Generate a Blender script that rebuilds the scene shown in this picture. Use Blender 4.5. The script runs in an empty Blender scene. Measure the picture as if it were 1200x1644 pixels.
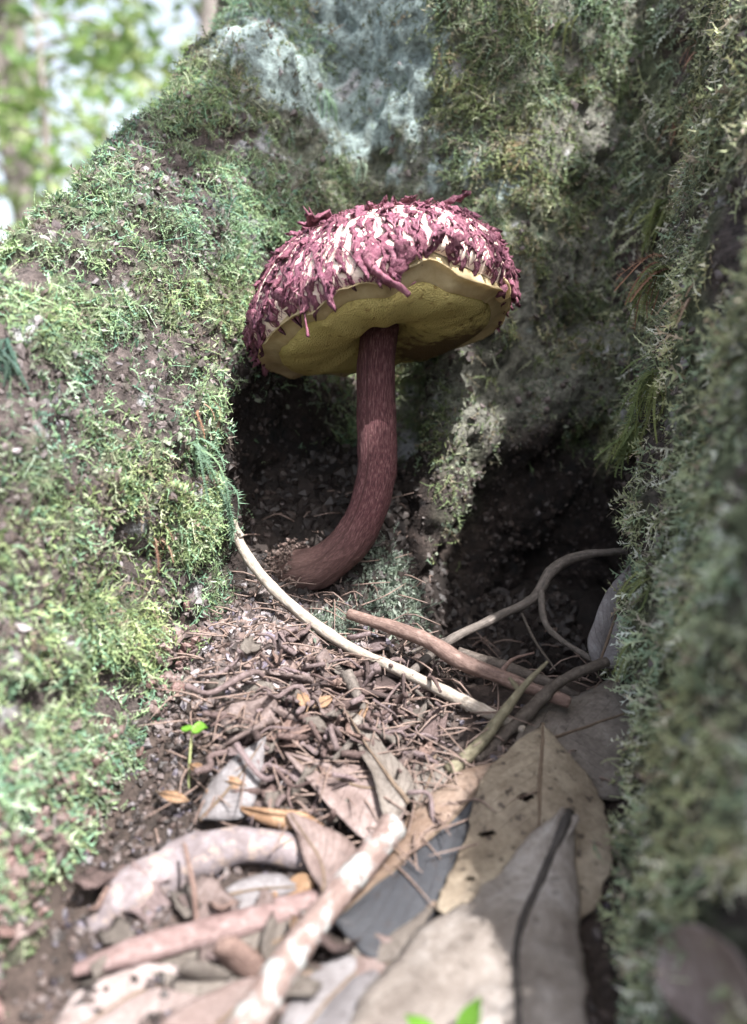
import bpy, math, random
import numpy as np
from mathutils import Vector, Matrix

# 1 Blender unit = 10 cm
SC = bpy.context.scene
SC.unit_settings.system = 'METRIC'
SC.unit_settings.scale_length = 0.1
COL = SC.collection
R = math.radians
rng = np.random.default_rng(7)
random.seed(7)

# ------------------------------------------------------------------ camera
CAM = np.array([0.0, -3.0, 0.87]); PITCH = R(12.0); FPX = 1287.0
cd = bpy.data.cameras.new('camera'); cam = bpy.data.objects.new('camera', cd); COL.objects.link(cam)
cam.location = CAM; cam.rotation_euler = (R(90) - PITCH, 0, 0)
cd.sensor_fit = 'HORIZONTAL'; cd.sensor_width = 36.0; cd.lens = FPX / 1200 * 36
cd.clip_start = 0.02; cd.clip_end = 4000
cd.dof.use_dof = True; cd.dof.focus_distance = 2.78; cd.dof.aperture_fstop = cd.lens * 0.001 / 0.040
SC.camera = cam
# ------------------------------------------------------------------ sky, sun, exposure
SUN_EL, SUN_AZ = R(59), R(140)          # azimuth clockwise from +Y: behind and to the right of the camera
SUN = np.array([math.sin(SUN_AZ) * math.cos(SUN_EL), math.cos(SUN_AZ) * math.cos(SUN_EL), math.sin(SUN_EL)])
w = bpy.data.worlds.new('World'); SC.world = w; w.use_nodes = True
nt = w.node_tree; bg = nt.nodes['Background']
sky = nt.nodes.new('ShaderNodeTexSky'); sky.sky_type = 'NISHITA'; sky.sun_disc = False
sky.sun_elevation = SUN_EL; sky.sun_rotation = SUN_AZ; sky.dust_density = 4.0; sky.ozone_density = 1.0; sky.air_density = 1.0
hz = nt.nodes.new('ShaderNodeHueSaturation'); hz.inputs['Saturation'].default_value = 0.5      # hazy, near-white sky
nt.links.new(sky.outputs[0], hz.inputs['Color']); nt.links.new(hz.outputs[0], bg.inputs[0]); bg.inputs[1].default_value = 0.125
ld = bpy.data.lights.new('sun', 'SUN'); ld.energy = 4.2; ld.angle = R(0.5); ld.color = (1.0, 0.975, 0.95)
sun = bpy.data.objects.new('sun', ld); COL.objects.link(sun)
sun.rotation_euler = Vector(-SUN).to_track_quat('-Z', 'Y').to_euler(); sun.location = (30, -30, 60)
vs = SC.view_settings; vs.view_transform = 'Standard'; vs.look = 'None'; vs.exposure = 1.85; vs.gamma = 1.0; vs.use_curve_mapping = False
SC.cycles.use_denoising = True
SC.cycles.max_bounces = 8; SC.cycles.diffuse_bounces = 4; SC.cycles.transmission_bounces = 4; SC.cycles.transparent_max_bounces = 4

# ------------------------------------------------------------------ helpers
FW = np.array([0, math.cos(PITCH), -math.sin(PITCH)]); UP = np.array([0, math.sin(PITCH), math.cos(PITCH)]); RT = np.array([1.0, 0, 0])
def at(px, py, d):                       # photograph pixel at a distance -> point of the place
    return CAM + d * (FW + RT * (px - 600) / FPX + UP * (822 - py) / FPX)
def proj(P):
    Q = P - CAM; d = Q @ FW
    return 600 + (Q @ RT) / d * FPX, 822 - (Q @ UP) / d * FPX, d

def _h(ix, iy, iz, s):
    n = (ix * 374761393 + iy * 668265263 + iz * 2147483647 + s * 974634777) & 0xffffffff
    n = ((n ^ (n >> 13)) * 1274126177) & 0xffffffff
    n = ((n ^ (n >> 16)) * 2246822519) & 0xffffffff
    return ((n ^ (n >> 15)) & 0xffff) / 32767.5 - 1.0
def noise(P, f=1.0, s=0):                # smooth value noise, -1..1
    Q = np.asarray(P, float) * f + 1000.0; I = np.floor(Q).astype(np.int64); F = Q - I
    F = F * F * F * (F * (F * 6 - 15) + 10)
    o = 0
    for dx in (0, 1):
        wx = F[..., 0] if dx else 1 - F[..., 0]
        for dy in (0, 1):
            wy = F[..., 1] if dy else 1 - F[..., 1]
            for dz in (0, 1):
                wz = F[..., 2] if dz else 1 - F[..., 2]
                o = o + wx * wy * wz * _h(I[..., 0] + dx, I[..., 1] + dy, I[..., 2] + dz, s)
    return o
def fbm(P, f=1.0, n=3, s=0):
    o = 0; a = 1
    for i in range(n):
        o = o + a * noise(P, f, s + i * 17); f *= 2.1; a *= 0.5
    return o
def ss(a, b, x):
    t = np.clip((x - a) / (b - a), 0, 1); return t * t * (3 - 2 * t)
def catmull(P, n):
    P = np.asarray(P, float); m = len(P)
    if m == 2: return P[0] + (P[1] - P[0]) * np.linspace(0, 1, n)[:, None]
    E = np.vstack([2 * P[0] - P[1], P, 2 * P[-1] - P[-2]])
    t = np.linspace(0, m - 1 - 1e-9, n); i = t.astype(int); u = (t - i)[:, None]
    a, b, c, d = E[i], E[i + 1], E[i + 2], E[i + 3]
    return 0.5 * (2 * b + (c - a) * u + (2 * a - 5 * b + 4 * c - d) * u ** 2 + (3 * b - a - 3 * c + d) * u ** 3)

BASE = {}
def empty(name, loc, label, cat, group=None):
    o = bpy.data.objects.new(name, None); COL.objects.link(o); o.location = [float(a) for a in loc]; o.empty_display_size = 0.05
    BASE[o.name] = np.array(loc, float); tag(o, label, cat, group); return o
def tag(o, label=None, cat=None, group=None, kind=None):
    if label: o['label'] = label
    if cat: o['category'] = cat
    if group: o['group'] = group
    if kind: o['kind'] = kind
    return o
def make_mesh(name, V, F, mat, smooth=True, col=None, uv=None):
    me = bpy.data.meshes.new(name)
    V = np.asarray(V, np.float32)
    if isinstance(F, np.ndarray):
        k = F.shape[1]; n = len(F)
        me.vertices.add(len(V)); me.vertices.foreach_set('co', V.ravel())
        me.loops.add(n * k); me.loops.foreach_set('vertex_index', F.astype(np.int32).ravel())
        me.polygons.add(n); me.polygons.foreach_set('loop_start', np.arange(0, n * k, k, dtype=np.int32))
        me.polygons.foreach_set('loop_total', np.full(n, k, np.int32))
        me.update(calc_edges=True)
    else:
        me.from_pydata([tuple(map(float, v)) for v in V], [], [tuple(map(int, f)) for f in F]); me.update()
    me.polygons.foreach_set('use_smooth', np.full(len(me.polygons), bool(smooth)))
    if col is not None:
        a = me.color_attributes.new('Col', 'FLOAT_COLOR', 'POINT')
        c = np.ones((len(V), 4), np.float32); c[:, :3] = col; a.data.foreach_set('color', c.ravel())
    if uv is not None:
        l = me.uv_layers.new(name='UVMap'); idx = np.empty(len(me.loops), np.int32); me.loops.foreach_get('vertex_index', idx)
        l.data.foreach_set('uv', np.asarray(uv, np.float32)[idx].ravel())
    if mat: me.materials.append(mat)
    return me
def obj(name, V, F, mat, parent=None, smooth=True, col=None, uv=None, origin=None):
    """one mesh object; V in place coordinates"""
    V = np.asarray(V, float)
    if parent is not None: b = BASE[parent.name]; loc = None
    else:
        b = V.mean(0) if origin is None else np.asarray(origin, float)
        if origin is None: b[2] = V[:, 2].min()
    me = make_mesh(name, V - b, F, mat, smooth, col, uv)
    o = bpy.data.objects.new(name, me); COL.objects.link(o)
    if parent is not None: o.parent = parent; BASE[o.name] = b
    else: o.location = b; BASE[o.name] = b
    return o
def grid_faces(n, m, wrap=False):
    a = np.arange(n * m).reshape(n, m); F = []
    b = np.roll(a, -1, 1) if wrap else a[:, 1:]
    c = a if wrap else a[:, :-1]
    return np.stack([c[:-1], b[:-1], b[1:], c[1:]], -1).reshape(-1, 4)
def tube(pts, rad, n=60, sides=14, amp=0.0, f=20.0, seed=0, stria=0.0, flat=1.0):
    P = catmull(pts, n); r = catmull(np.stack([np.asarray(rad, float)] * 3, 1), n)[:, 0]
    T = np.gradient(P, axis=0); T /= np.linalg.norm(T, axis=1)[:, None]
    a = np.cross(T[0], [0.3, 0.2, 0.9]); a /= np.linalg.norm(a); N = [a]
    for i in range(1, n):
        a = N[-1] - T[i] * (N[-1] @ T[i]); N.append(a / np.linalg.norm(a))
    N = np.array(N); B = np.cross(T, N)
    th = np.linspace(0, 2 * np.pi, sides, endpoint=False)
    D = N[:, None] * np.cos(th)[None, :, None] + B[:, None] * np.sin(th)[None, :, None] * flat
    V = P[:, None] + D * r[:, None, None]
    if amp:
        k = 1 + amp * fbm(V, f, 3, seed)
        V = P[:, None] + D * (r[:, None] * k)[..., None]
    if stria:
        q = np.stack([np.cos(th)[None] * 4.5 + 0 * r[:, None], np.sin(th)[None] * 4.5 + 0 * r[:, None], np.linspace(0, n / 14, n)[:, None] + 0 * th[None]], -1)
        V = V + D * (r[:, None] * stria * fbm(q, 1.6, 2, seed))[..., None]
    uv = np.stack(np.broadcast_arrays(th[None] / (2 * np.pi), np.linspace(0, 1, n)[:, None]), -1).reshape(-1, 2)
    F = [tuple(q) for q in grid_faces(n, sides, True)]
    V = V.reshape(-1, 3); k = len(V)
    V = np.vstack([V, P[0] - T[0] * r[0] * 0.25, P[-1] + T[-1] * r[-1] * 0.25]); uv = np.vstack([uv, [0, 0], [0, 1]])
    for j in range(sides):
        F.append((k, (j + 1) % sides, j)); o = (n - 1) * sides
        F.append((k + 1, o + j, o + (j + 1) % sides))
    return V, F, uv

# ------------------------------------------------------------------ materials
def mat_new(name):
    m = bpy.data.materials.new(name); m.use_nodes = True; nt = m.node_tree
    return m, nt, nt.nodes['Principled BSDF'], nt.nodes['Material Output']
def nn(nt, t, **k):
    n = nt.nodes.new(t)
    for a, b in k.items():
        if hasattr(n, a): setattr(n, a, b)
        else: n.inputs[a.replace('_', ' ')].default_value = b
    return n
def ramp(nt, fac, stops, interp='LINEAR'):
    r = nt.nodes.new('ShaderNodeValToRGB'); r.color_ramp.interpolation = interp; e = r.color_ramp.elements
    while len(e) < len(stops): e.new(0.5)
    for x, (p, c) in zip(e, stops): x.position = p; x.color = (*c, 1) if len(c) == 3 else c
    nt.links.new(fac, r.inputs[0]); return r
def mixc(nt, fac, a, b, blend='MIX'):
    m = nt.nodes.new('ShaderNodeMix'); m.data_type = 'RGBA'; m.blend_type = blend
    for s, v in ((0, fac), (6, a), (7, b)):
        if hasattr(v, 'links') or hasattr(v, 'is_linked'): nt.links.new(v, m.inputs[s])
        else: m.inputs[s].default_value = v if s == 0 else (*v, 1)
    return m.outputs[2]
def bump(nt, h, b, strength=0.5, dist=0.01):
    n = nn(nt, 'ShaderNodeBump', Strength=strength, Distance=dist); nt.links.new(h, n.inputs['Height']); nt.links.new(n.outputs[0], b.inputs['Normal']); return n
def attr_mat(name, rough=0.8, nscale=40, var=0.35, bstr=0.6, bdist=0.01, trans=0.0, spec=0.3):
    m, nt, b, out = mat_new(name)
    a = nn(nt, 'ShaderNodeAttribute', attribute_name='Col'); tc = nn(nt, 'ShaderNodeTexCoord')
    n1 = nn(nt, 'ShaderNodeTexNoise', Scale=nscale, Detail=6.0, Roughness=0.7); nt.links.new(tc.outputs['Object'], n1.inputs['Vector'])
    r = ramp(nt, n1.outputs[0], [(0.3, (1 - var,) * 3), (0.7, (1 + var,) * 3)])
    c = mixc(nt, 1.0, a.outputs[0], r.outputs[0], 'MULTIPLY')
    nt.links.new(c, b.inputs['Base Color']); b.inputs['Roughness'].default_value = rough; b.inputs['Specular IOR Level'].default_value = spec
    if bstr: bump(nt, n1.outputs[0], b, bstr, bdist)
    if trans:
        t = nn(nt, 'ShaderNodeBsdfTranslucent'); nt.links.new(c, t.inputs[0]); mx = nn(nt, 'ShaderNodeMixShader', Fac=trans)
        nt.links.new(b.outputs[0], mx.inputs[1]); nt.links.new(t.outputs[0], mx.inputs[2]); nt.links.new(mx.outputs[0], out.inputs[0])
    return m
M = {}
M['bark'] = attr_mat('bark', 0.85, 38, 0.75, 1.0, 0.035)
M['moss'] = attr_mat('moss', 0.65, 8, 0.15, 0.0, trans=0.3, spec=0.35)
M['soil'] = attr_mat('soil', 0.8, 60, 0.5, 0.8, 0.01)
M['crumb'] = attr_mat('crumb', 0.55, 90, 0.4, 0.6, 0.005, spec=0.5)
M['foliage'] = attr_mat('foliage', 0.5, 1.5, 0.2, 0.0, trans=0.45, spec=0.4)

def wood_mat(name, c0, c1, c2, scale=(14, 3), patch=None, rough=0.75, bdist=0.006, vary=False):
    """c0 dark, c1 mid, c2 light along the grain; patch = (colour, amount) blotches of lichen"""
    m, nt, b, out = mat_new(name); tc = nn(nt, 'ShaderNodeTexCoord')
    mp = nn(nt, 'ShaderNodeMapping'); mp.inputs['Scale'].default_value = (scale[0], scale[1] * 4, 1); nt.links.new(tc.outputs['UV'], mp.inputs[0])
    n1 = nn(nt, 'ShaderNodeTexNoise', Scale=1.0, Detail=8.0, Roughness=0.65, Distortion=0.6); nt.links.new(mp.outputs[0], n1.inputs['Vector'])
    n2 = nn(nt, 'ShaderNodeTexNoise', Scale=55.0, Detail=6.0, Roughness=0.7); nt.links.new(tc.outputs['Object'], n2.inputs['Vector'])
    ad = nn(nt, 'ShaderNodeMath', operation='MULTIPLY_ADD'); nt.links.new(n1.outputs[0], ad.inputs[0]); ad.inputs[1].default_value = 0.6
    mu = nn(nt, 'ShaderNodeMath', operation='MULTIPLY'); nt.links.new(n2.outputs[0], mu.inputs[0]); mu.inputs[1].default_value = 0.4; nt.links.new(mu.outputs[0], ad.inputs[2])
    c = ramp(nt, ad.outputs[0], [(0.33, c0), (0.5, c1), (0.66, c2)]).outputs[0]
    if vary:
        oi = nn(nt, 'ShaderNodeObjectInfo'); c = mixc(nt, 1.0, c, ramp(nt, oi.outputs['Random'], [(0.0, (0.30, 0.27, 0.27)), (0.35, (0.85, 0.72, 0.66)), (0.7, (1.15, 1.1, 1.1)), (1.0, (1.5, 1.45, 1.5))]).outputs[0], 'MULTIPLY')
    if patch:
        n3 = nn(nt, 'ShaderNodeTexNoise', Scale=18.0, Detail=7.0, Roughness=0.7); nt.links.new(tc.outputs['Object'], n3.inputs['Vector'])
        f = ramp(nt, n3.outputs[0], [(1 - patch[1] - 0.06, (0,) * 3), (1 - patch[1] + 0.03, (1,) * 3)])
        c = mixc(nt, f.outputs[0], c, patch[0])
    nt.links.new(c, b.inputs['Base Color']); b.inputs['Roughness'].default_value = rough; b.inputs['Specular IOR Level'].default_value = 0.35
    bump(nt, ad.outputs[0], b, 0.9, bdist); return m
def leaf_mat(name, c0, c1, c2, veins=11, spots=0.0, rough=0.6, split=None):
    """c0 blotch, c1 main, c2 pale; UV: u along, v across (0.5 = midrib); split = colour of the far half"""
    m, nt, b, out = mat_new(name); tc = nn(nt, 'ShaderNodeTexCoord'); L = nt.links
    n1 = nn(nt, 'ShaderNodeTexNoise', Scale=5.5, Detail=7.0, Roughness=0.68, Distortion=0.5); L.new(tc.outputs['Object'], n1.inputs['Vector'])
    n2 = nn(nt, 'ShaderNodeTexNoise', Scale=70.0, Detail=5.0, Roughness=0.7); L.new(tc.outputs['Object'], n2.inputs['Vector'])
    mm = nn(nt, 'ShaderNodeMath', operation='MULTIPLY_ADD'); L.new(n2.outputs[0], mm.inputs[0]); mm.inputs[1].default_value = 0.35
    mb = nn(nt, 'ShaderNodeMath', operation='MULTIPLY'); L.new(n1.outputs[0], mb.inputs[0]); mb.inputs[1].default_value = 0.65; L.new(mb.outputs[0], mm.inputs[2])
    c = ramp(nt, mm.outputs[0], [(0.36, c0), (0.49, c1), (0.61, c2)]).outputs[0]
    sx = nn(nt, 'ShaderNodeSeparateXYZ'); L.new(tc.outputs['UV'], sx.inputs[0])
    sv = nn(nt, 'ShaderNodeMath', operation='SUBTRACT'); L.new(sx.outputs[1], sv.inputs[0]); sv.inputs[1].default_value = 0.5
    av = nn(nt, 'ShaderNodeMath', operation='ABSOLUTE'); L.new(sv.outputs[0], av.inputs[0])
    if split:
        f = ramp(nt, sx.outputs[1], [(0.46, (0,) * 3), (0.52, (1,) * 3)]); c2b = mixc(nt, n1.outputs[0], split, tuple(a * 1.8 for a in split))
        c = mixc(nt, f.outputs[0], c, c2b)
    # side veins slanting away from the midrib
    q = nn(nt, 'ShaderNodeMath', operation='MULTIPLY_ADD'); L.new(av.outputs[0], q.inputs[0]); q.inputs[1].default_value = -veins * 0.55
    q2 = nn(nt, 'ShaderNodeMath', operation='MULTIPLY'); L.new(sx.outputs[0], q2.inputs[0]); q2.inputs[1].default_value = veins; L.new(q2.outputs[0], q.inputs[2])
    wob = nn(nt, 'ShaderNodeMath', operation='MULTIPLY_ADD'); L.new(n1.outputs[0], wob.inputs[0]); wob.inputs[1].default_value = 0.5; L.new(q.outputs[0], wob.inputs[2])
    fr = nn(nt, 'ShaderNodeMath', operation='PINGPONG'); L.new(wob.outputs[0], fr.inputs[0]); fr.inputs[1].default_value = 0.5
    vr = ramp(nt, fr.outputs[0], [(0.0, (1,) * 3), (0.06, (0,) * 3)])
    c = mixc(nt, nmul(nt, vr.outputs[0], 0.14), c, tuple(a * 0.55 for a in c1))
    if spots:
        n3 = nn(nt, 'ShaderNodeTexVoronoi', Scale=26.0); L.new(tc.outputs['Object'], n3.inputs['Vector'])
        n4 = nn(nt, 'ShaderNodeTexNoise', Scale=34.0, Detail=4.0); L.new(tc.outputs['Object'], n4.inputs['Vector'])
        f = ramp(nt, n4.outputs[0], [(0.58, (0,) * 3), (0.68, (spots,) * 3)]); c = mixc(nt, f.outputs[0], c, (0.03, 0.02, 0.016))
    L.new(c, b.inputs['Base Color']); b.inputs['Roughness'].default_value = rough; b.inputs['Specular IOR Level'].default_value = 0.35
    hh = nn(nt, 'ShaderNodeMath', operation='MULTIPLY_ADD'); L.new(vr.outputs[0], hh.inputs[0]); hh.inputs[1].default_value = 0.15; L.new(mm.outputs[0], hh.inputs[2])
    bump(nt, hh.outputs[0], b, 0.9, 0.010)
    t = nn(nt, 'ShaderNodeBsdfTranslucent'); L.new(c, t.inputs[0]); mx = nn(nt, 'ShaderNodeMixShader', Fac=0.12)
    L.new(b.outputs[0], mx.inputs[1]); L.new(t.outputs[0], mx.inputs[2]); L.new(mx.outputs[0], out.inputs[0])
    return m
def nmul(nt, s, k):
    m = nn(nt, 'ShaderNodeMath', operation='MULTIPLY'); nt.links.new(s, m.inputs[0]); m.inputs[1].default_value = k; return m.outputs[0]

# ================================================================== GROUND
def ground_h(x, y):
    b = np.interp(y, [-6, -3, -1.5, -1.1, -0.5, -0.1, 0.4, 1.0, 3], [-0.55, -0.5, -0.47, -0.42, -0.2, -0.06, 0.36, 0.4, -0.3])
    b = b - 0.62 * ss(0.02, 0.42, x) * np.exp(-((np.maximum(0.05 - y, 0) / 0.36) ** 2)) * ss(2.0, 1.2, y)
    b = b - 0.06 * np.exp(-(((x + 0.27) / 0.13) ** 2 + ((y - 0.02) / 0.13) ** 2))
    b = b + 0.10 * np.exp(-(((x + 0.42) / 0.22) ** 2 + ((y + 0.55) / 0.5) ** 2))
    far = ss(5, 14, np.hypot(x, y)); b = b * (1 - far) - 0.6 * far
    P = np.stack([x, y, 0 * x], -1)
    return b + (0.025 * fbm(P, 3.1, 2, 5) + 0.022 * fbm(P, 14, 3, 9)) * (1 - far) + far * 0.6 * noise(P, 0.06, 3)
def axis(lo, hi, fine, far):
    a = list(np.arange(lo, hi + 1e-6, fine)); s = fine; x = hi
    while x < far: s *= 1.28; x += s; a.append(x)
    s = fine; x = lo
    while x > -far: s *= 1.28; x -= s; a.insert(0, x)
    return np.array(a)
gx, gy = axis(-1.5, 1.8, 0.02, 1500), axis(-3.0, 1.0, 0.02, 1500)
GX, GY = np.meshgrid(gx, gy)
GZ = ground_h(GX, GY)
GP = np.stack([GX, GY, GZ], -1).reshape(-1, 3)
n1 = fbm(GP, 4, 3, 21)[:, None]; n2 = fbm(GP, 17, 2, 31)[:, None]
gc = np.array([0.034, 0.025, 0.021]) * (1 + 0.5 * n2) + np.clip(n1, 0, 1) * np.array([0.03, 0.022, 0.02])
gc = gc * (1 - 0.62 * ss(-0.30, -0.08, GP[:, 1:2]) * ss(0.9, 0.6, GP[:, 1:2]))  # darkens the soil behind the stem, painting in the hollow's shade
fm = ss(6, 20, np.hypot(GP[:, 0], GP[:, 1]))[:, None]
gc = gc * (1 - fm) + fm * (np.array([0.06, 0.055, 0.03]) * (1 + 0.4 * n2))
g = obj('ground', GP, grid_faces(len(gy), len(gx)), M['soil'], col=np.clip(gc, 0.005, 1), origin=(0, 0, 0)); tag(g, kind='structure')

def atg(px, py, h=0.0):                  # where the line of sight meets the ground raised by h
    d = np.linspace(0.7, 5.0, 860); P = CAM + d[:, None] * (FW + RT * (px - 600) / FPX + UP * (822 - py) / FPX)
    k = np.argmax(P[:, 2] < ground_h(P[:, 0], P[:, 1]) + h)
    return P[k] if P[k, 2] < ground_h(P[k:k + 1, 0], P[k:k + 1, 1])[0] + h else P[-1]

# ================================================================== THE OLD TREE: trunk and buttress roots (implicit surface -> surface nets)
def sp(lo, hi, fine, a, b, g=1.25):
    v = list(np.arange(lo, hi + 1e-6, fine)); s = fine; x = hi
    while x < b: s *= g; x += s; v.append(x)
    s = fine; x = lo
    while x > a: s *= g; x -= s; v.insert(0, x)
    return np.array(v)
FINE = 0.024
xs, ys, zs = sp(-1.5, 1.75, FINE, -3.2, 5), sp(-2.4, 1.2, FINE, -4.5, 6), sp(-0.6, 2.75, FINE, -1.2, 46)
def polyd(X, Y, C):                      # horizontal distance to a crest line, crest height, side
    D = np.full(X.shape, 1e9); H = np.zeros(X.shape); S = np.ones(X.shape)
    C = catmull(C, 40)
    for a, b in zip(C[:-1], C[1:]):
        e = b[:2] - a[:2]; L = e @ e; t = np.clip(((X - a[0]) * e[0] + (Y - a[1]) * e[1]) / L, 0, 1)
        dx, dy = X - a[0] - t * e[0], Y - a[1] - t * e[1]; d = np.hypot(dx, dy); k = d < D
        D[k] = d[k]; H[k] = (a[2] + t * (b[2] - a[2]))[k]; S[k] = np.sign(e[0] * dy - e[1] * dx)[k]
    return D, H, S
X2, Y2 = np.meshgrid(xs, ys, indexing='ij')
def fin(C, w0, k, r0):
    D, H, S = polyd(X2, Y2, C)
    q = H[..., None] - zs[None, None, :]
    wd = w0 * np.sqrt(np.clip(q / r0, 0, 1)) + k * np.maximum(q, 0)
    return np.where(q > 0, D[..., None] - wd, np.sqrt(D[..., None] ** 2 + q ** 2))
LEFT_CREST = [(0.3, 2.6, 4.2), (-0.60, 1.12, 2.38), (-0.95, 0.22, 1.56), (-1.17, -0.6, 1.02), (-1.28, -1.25, 0.76), (-1.34, -2.0, 0.6), (-1.7, -3.2, 0.0), (-1.8, -4.0, -0.6)]
RIGHT_CREST = [(1.5, 2.2, 4.6), (1.78, 0.9, 3.3), (1.68, 0.2, 2.7), (1.52, -0.2, 2.4), (1.40, -0.67, 2.0), (1.34, -0.97, 1.8), (1.15, -1.47, 1.42), (1.06, -1.74, 1.2), (0.97, -2.4, 0.7), (0.95, -3.2, 0.2), (1.0, -4.0, -0.6)]
ZZ = zs[None, None, :]
ang = np.arctan2(Y2 - 2.5, X2 - 0.6)
rt = 1.55 + 0.3 * np.exp(-np.maximum(ZZ, -0.6) / 0.8) - 0.012 * np.clip(ZZ - 3, 0, 45) + (0.08 * np.sin(3 * ang + 0.6) + 0.05 * np.sin(7 * ang))[..., None]
FT = np.hypot(X2 - 0.6, Y2 - 2.5)[..., None] - rt
FL = fin(LEFT_CREST, 0.20, 0.25, 0.30)
FR = fin(RIGHT_CREST, 0.29, 0.14, 0.35)
def ell(c, r):
    q = np.sqrt((((X2 - c[0]) / r[0]) ** 2 + ((Y2 - c[1]) / r[1]) ** 2)[..., None] + ((ZZ - c[2]) / r[2]) ** 2)
    return (q - 1) * min(r)
def caps(a, b, ra, rb):
    a, b = np.array(a), np.array(b); e = b - a
    t = np.clip((((X2 - a[0]) * e[0] + (Y2 - a[1]) * e[1])[..., None] + (ZZ - a[2]) * e[2]) / (e @ e), 0, 1)
    d = np.sqrt((X2[..., None] - a[0] - t * e[0]) ** 2 + (Y2[..., None] - a[1] - t * e[1]) ** 2 + (ZZ - a[2] - t * e[2]) ** 2)
    return d - (ra + t * (rb - ra))
def smin(a, b, k):
    h = np.clip(0.5 + 0.5 * (b - a) / k, 0, 1); return b + (a - b) * h - k * h * (1 - h)
FM = np.minimum(caps((0.62, 0.95, 1.25), (0.30, 0.42, 0.35), 0.24, 0.15), caps((0.30, 0.42, 0.35), (0.08, 0.16, -0.10), 0.15, 0.10))
FT2 = smin(FT, FM, 0.14)
FT2 = smin(FT2, caps((1.05, 0.75, 0.75), (0.42, 0.62, 0.28), 0.16, 0.10), 0.12)
FT2 = smin(FT2, caps((-0.55, 0.9, 2.0), (-0.2, 0.95, 0.9), 0.22, 0.15), 0.2)
Fd = smin(FT2, FL, 0.22)
Fd = smin(Fd, FR, 0.16)
Fd = smin(Fd, ell((-0.72, -0.12, 0.45), (0.20, 0.35, 0.35)), 0.2)
for c, r in (((-0.17, 0.05, 0.38), (0.36, 0.44, 0.52)), ((0.85, 0.25, -0.15), (0.36, 0.45, 0.5))):
    Fd = -smin(-Fd, ell(c, r), 0.12)
lab = np.argmin(np.stack([FT2 - 0.02, FL, FR]), 0)

def surface_nets(F):
    S = F < 0; nx, ny, nz = F.shape
    c = np.zeros((nx - 1, ny - 1, nz - 1), np.int8)
    offs = [(i, j, k) for i in (0, 1) for j in (0, 1) for k in (0, 1)]
    for i, j, k in offs: c += S[i:nx - 1 + i, j:ny - 1 + j, k:nz - 1 + k]
    act = np.argwhere((c > 0) & (c < 8)); idx = np.full(c.shape, -1, np.int64); idx[tuple(act.T)] = np.arange(len(act))
    A = np.zeros((len(act), 3)); W = np.zeros(len(act)); co = (xs, ys, zs)
    def corner(o):
        ii = act + np.array(o); return F[tuple(ii.T)], np.stack([co[a][ii[:, a]] for a in range(3)], 1)
    for o in offs:
        for ax in range(3):
            if o[ax]: continue
            o2 = list(o); o2[ax] = 1
            f0, p0 = corner(o); f1, p1 = corner(o2); k = (f0 < 0) != (f1 < 0)
            t = (f0 / (f0 - f1 + 1e-12))[:, None]; A[k] += (p0 + t * (p1 - p0))[k]; W[k] += 1
    V = A / W[:, None]; Q = []
    for ax in range(3):
        sl0 = [slice(1, -1)] * 3; sl1 = [slice(1, -1)] * 3; sl0[ax] = slice(0, -1); sl1[ax] = slice(1, None)
        s0, s1 = S[tuple(sl0)], S[tuple(sl1)]; e = np.argwhere(s0 != s1); up = s0[tuple(e.T)]
        b, cc = [a for a in range(3) if a != ax]; base = e.copy(); base[:, b] += 1; base[:, cc] += 1
        q = []
        for db, dc in ((1, 1), (0, 1), (0, 0), (1, 0)):
            i = base.copy(); i[:, b] -= db; i[:, cc] -= dc; q.append(idx[tuple(i.T)])
        q = np.stack(q, 1); flip = up if ax != 1 else ~up
        q[~flip] = q[~flip][:, ::-1]; Q.append(q)
    Q = np.vstack(Q); Q = Q[(Q >= 0).all(1)]
    return V, Q, lab[tuple(act.T)]
TV, TQ, TL = surface_nets(Fd)
def vnormals(V, Q):
    n = np.cross(V[Q[:, 2]] - V[Q[:, 0]], V[Q[:, 3]] - V[Q[:, 1]]); N = np.zeros_like(V)
    for k in range(4): np.add.at(N, Q[:, k], n)
    return N / (np.linalg.norm(N, axis=1)[:, None] + 1e-12)
TN = vnormals(TV, TQ)
keep = TV[:, 2] < 45
amp = ss(0.8, 0.2, np.abs(TV[:, 2] - 1.2) / 8)      # relief
rid = 1 - np.abs(fbm(TV * np.array([1, 1, 0.55]), 5.5, 3, 77))
PIT = ss(0.22, 0.62, fbm(TV, 6.5, 2, 601)) * (TV[:, 2] < 4)
MND = ss(-0.30, 0.15, fbm(TV, 4.0, 3, 501)) * (TV[:, 2] < 4)
TV = TV + TN * (0.020 * MND - 0.050 * PIT - 0.01 + 0.016 * fbm(TV, 2.6, 2, 3) + 0.022 * fbm(TV, 9, 3, 13) + 0.016 * rid + 0.012 * fbm(TV, 24, 2, 55))[:, None]
TN = vnormals(TV, TQ)
# bark colours: brown bark, mossy film, blue-grey crust lichen high on the trunk, whitish spots
def blob(P, c, r):
    return np.exp(-(((P - np.asarray(c)) / np.asarray(r)) ** 2).sum(-1))
nA, nB, nC = fbm(TV, 3.5, 3, 101), fbm(TV, 11, 3, 111), fbm(TV, 30, 2, 121)
bc = np.array([0.080, 0.064, 0.060]) * (1 + 0.45 * nB + 0.3 * nC)[:, None]
tr_ = ((TL == 0) * ss(0.25, 0.6, TV[:, 2]))[:, None]; bc = bc * (1 - tr_) + tr_ * np.array([0.150, 0.150, 0.125]) * (1 + 0.4 * nB + 0.3 * nC)[:, None]
film = (0.75 * MND * (TL > 0) * (1 - PIT) + 0.35 * (TL == 0) * ss(-0.1, 0.3, nA))[:, None]; bc = bc * (1 - film) + film * np.array([0.105, 0.130, 0.070]) * (1 + 0.35 * nC)[:, None]
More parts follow.
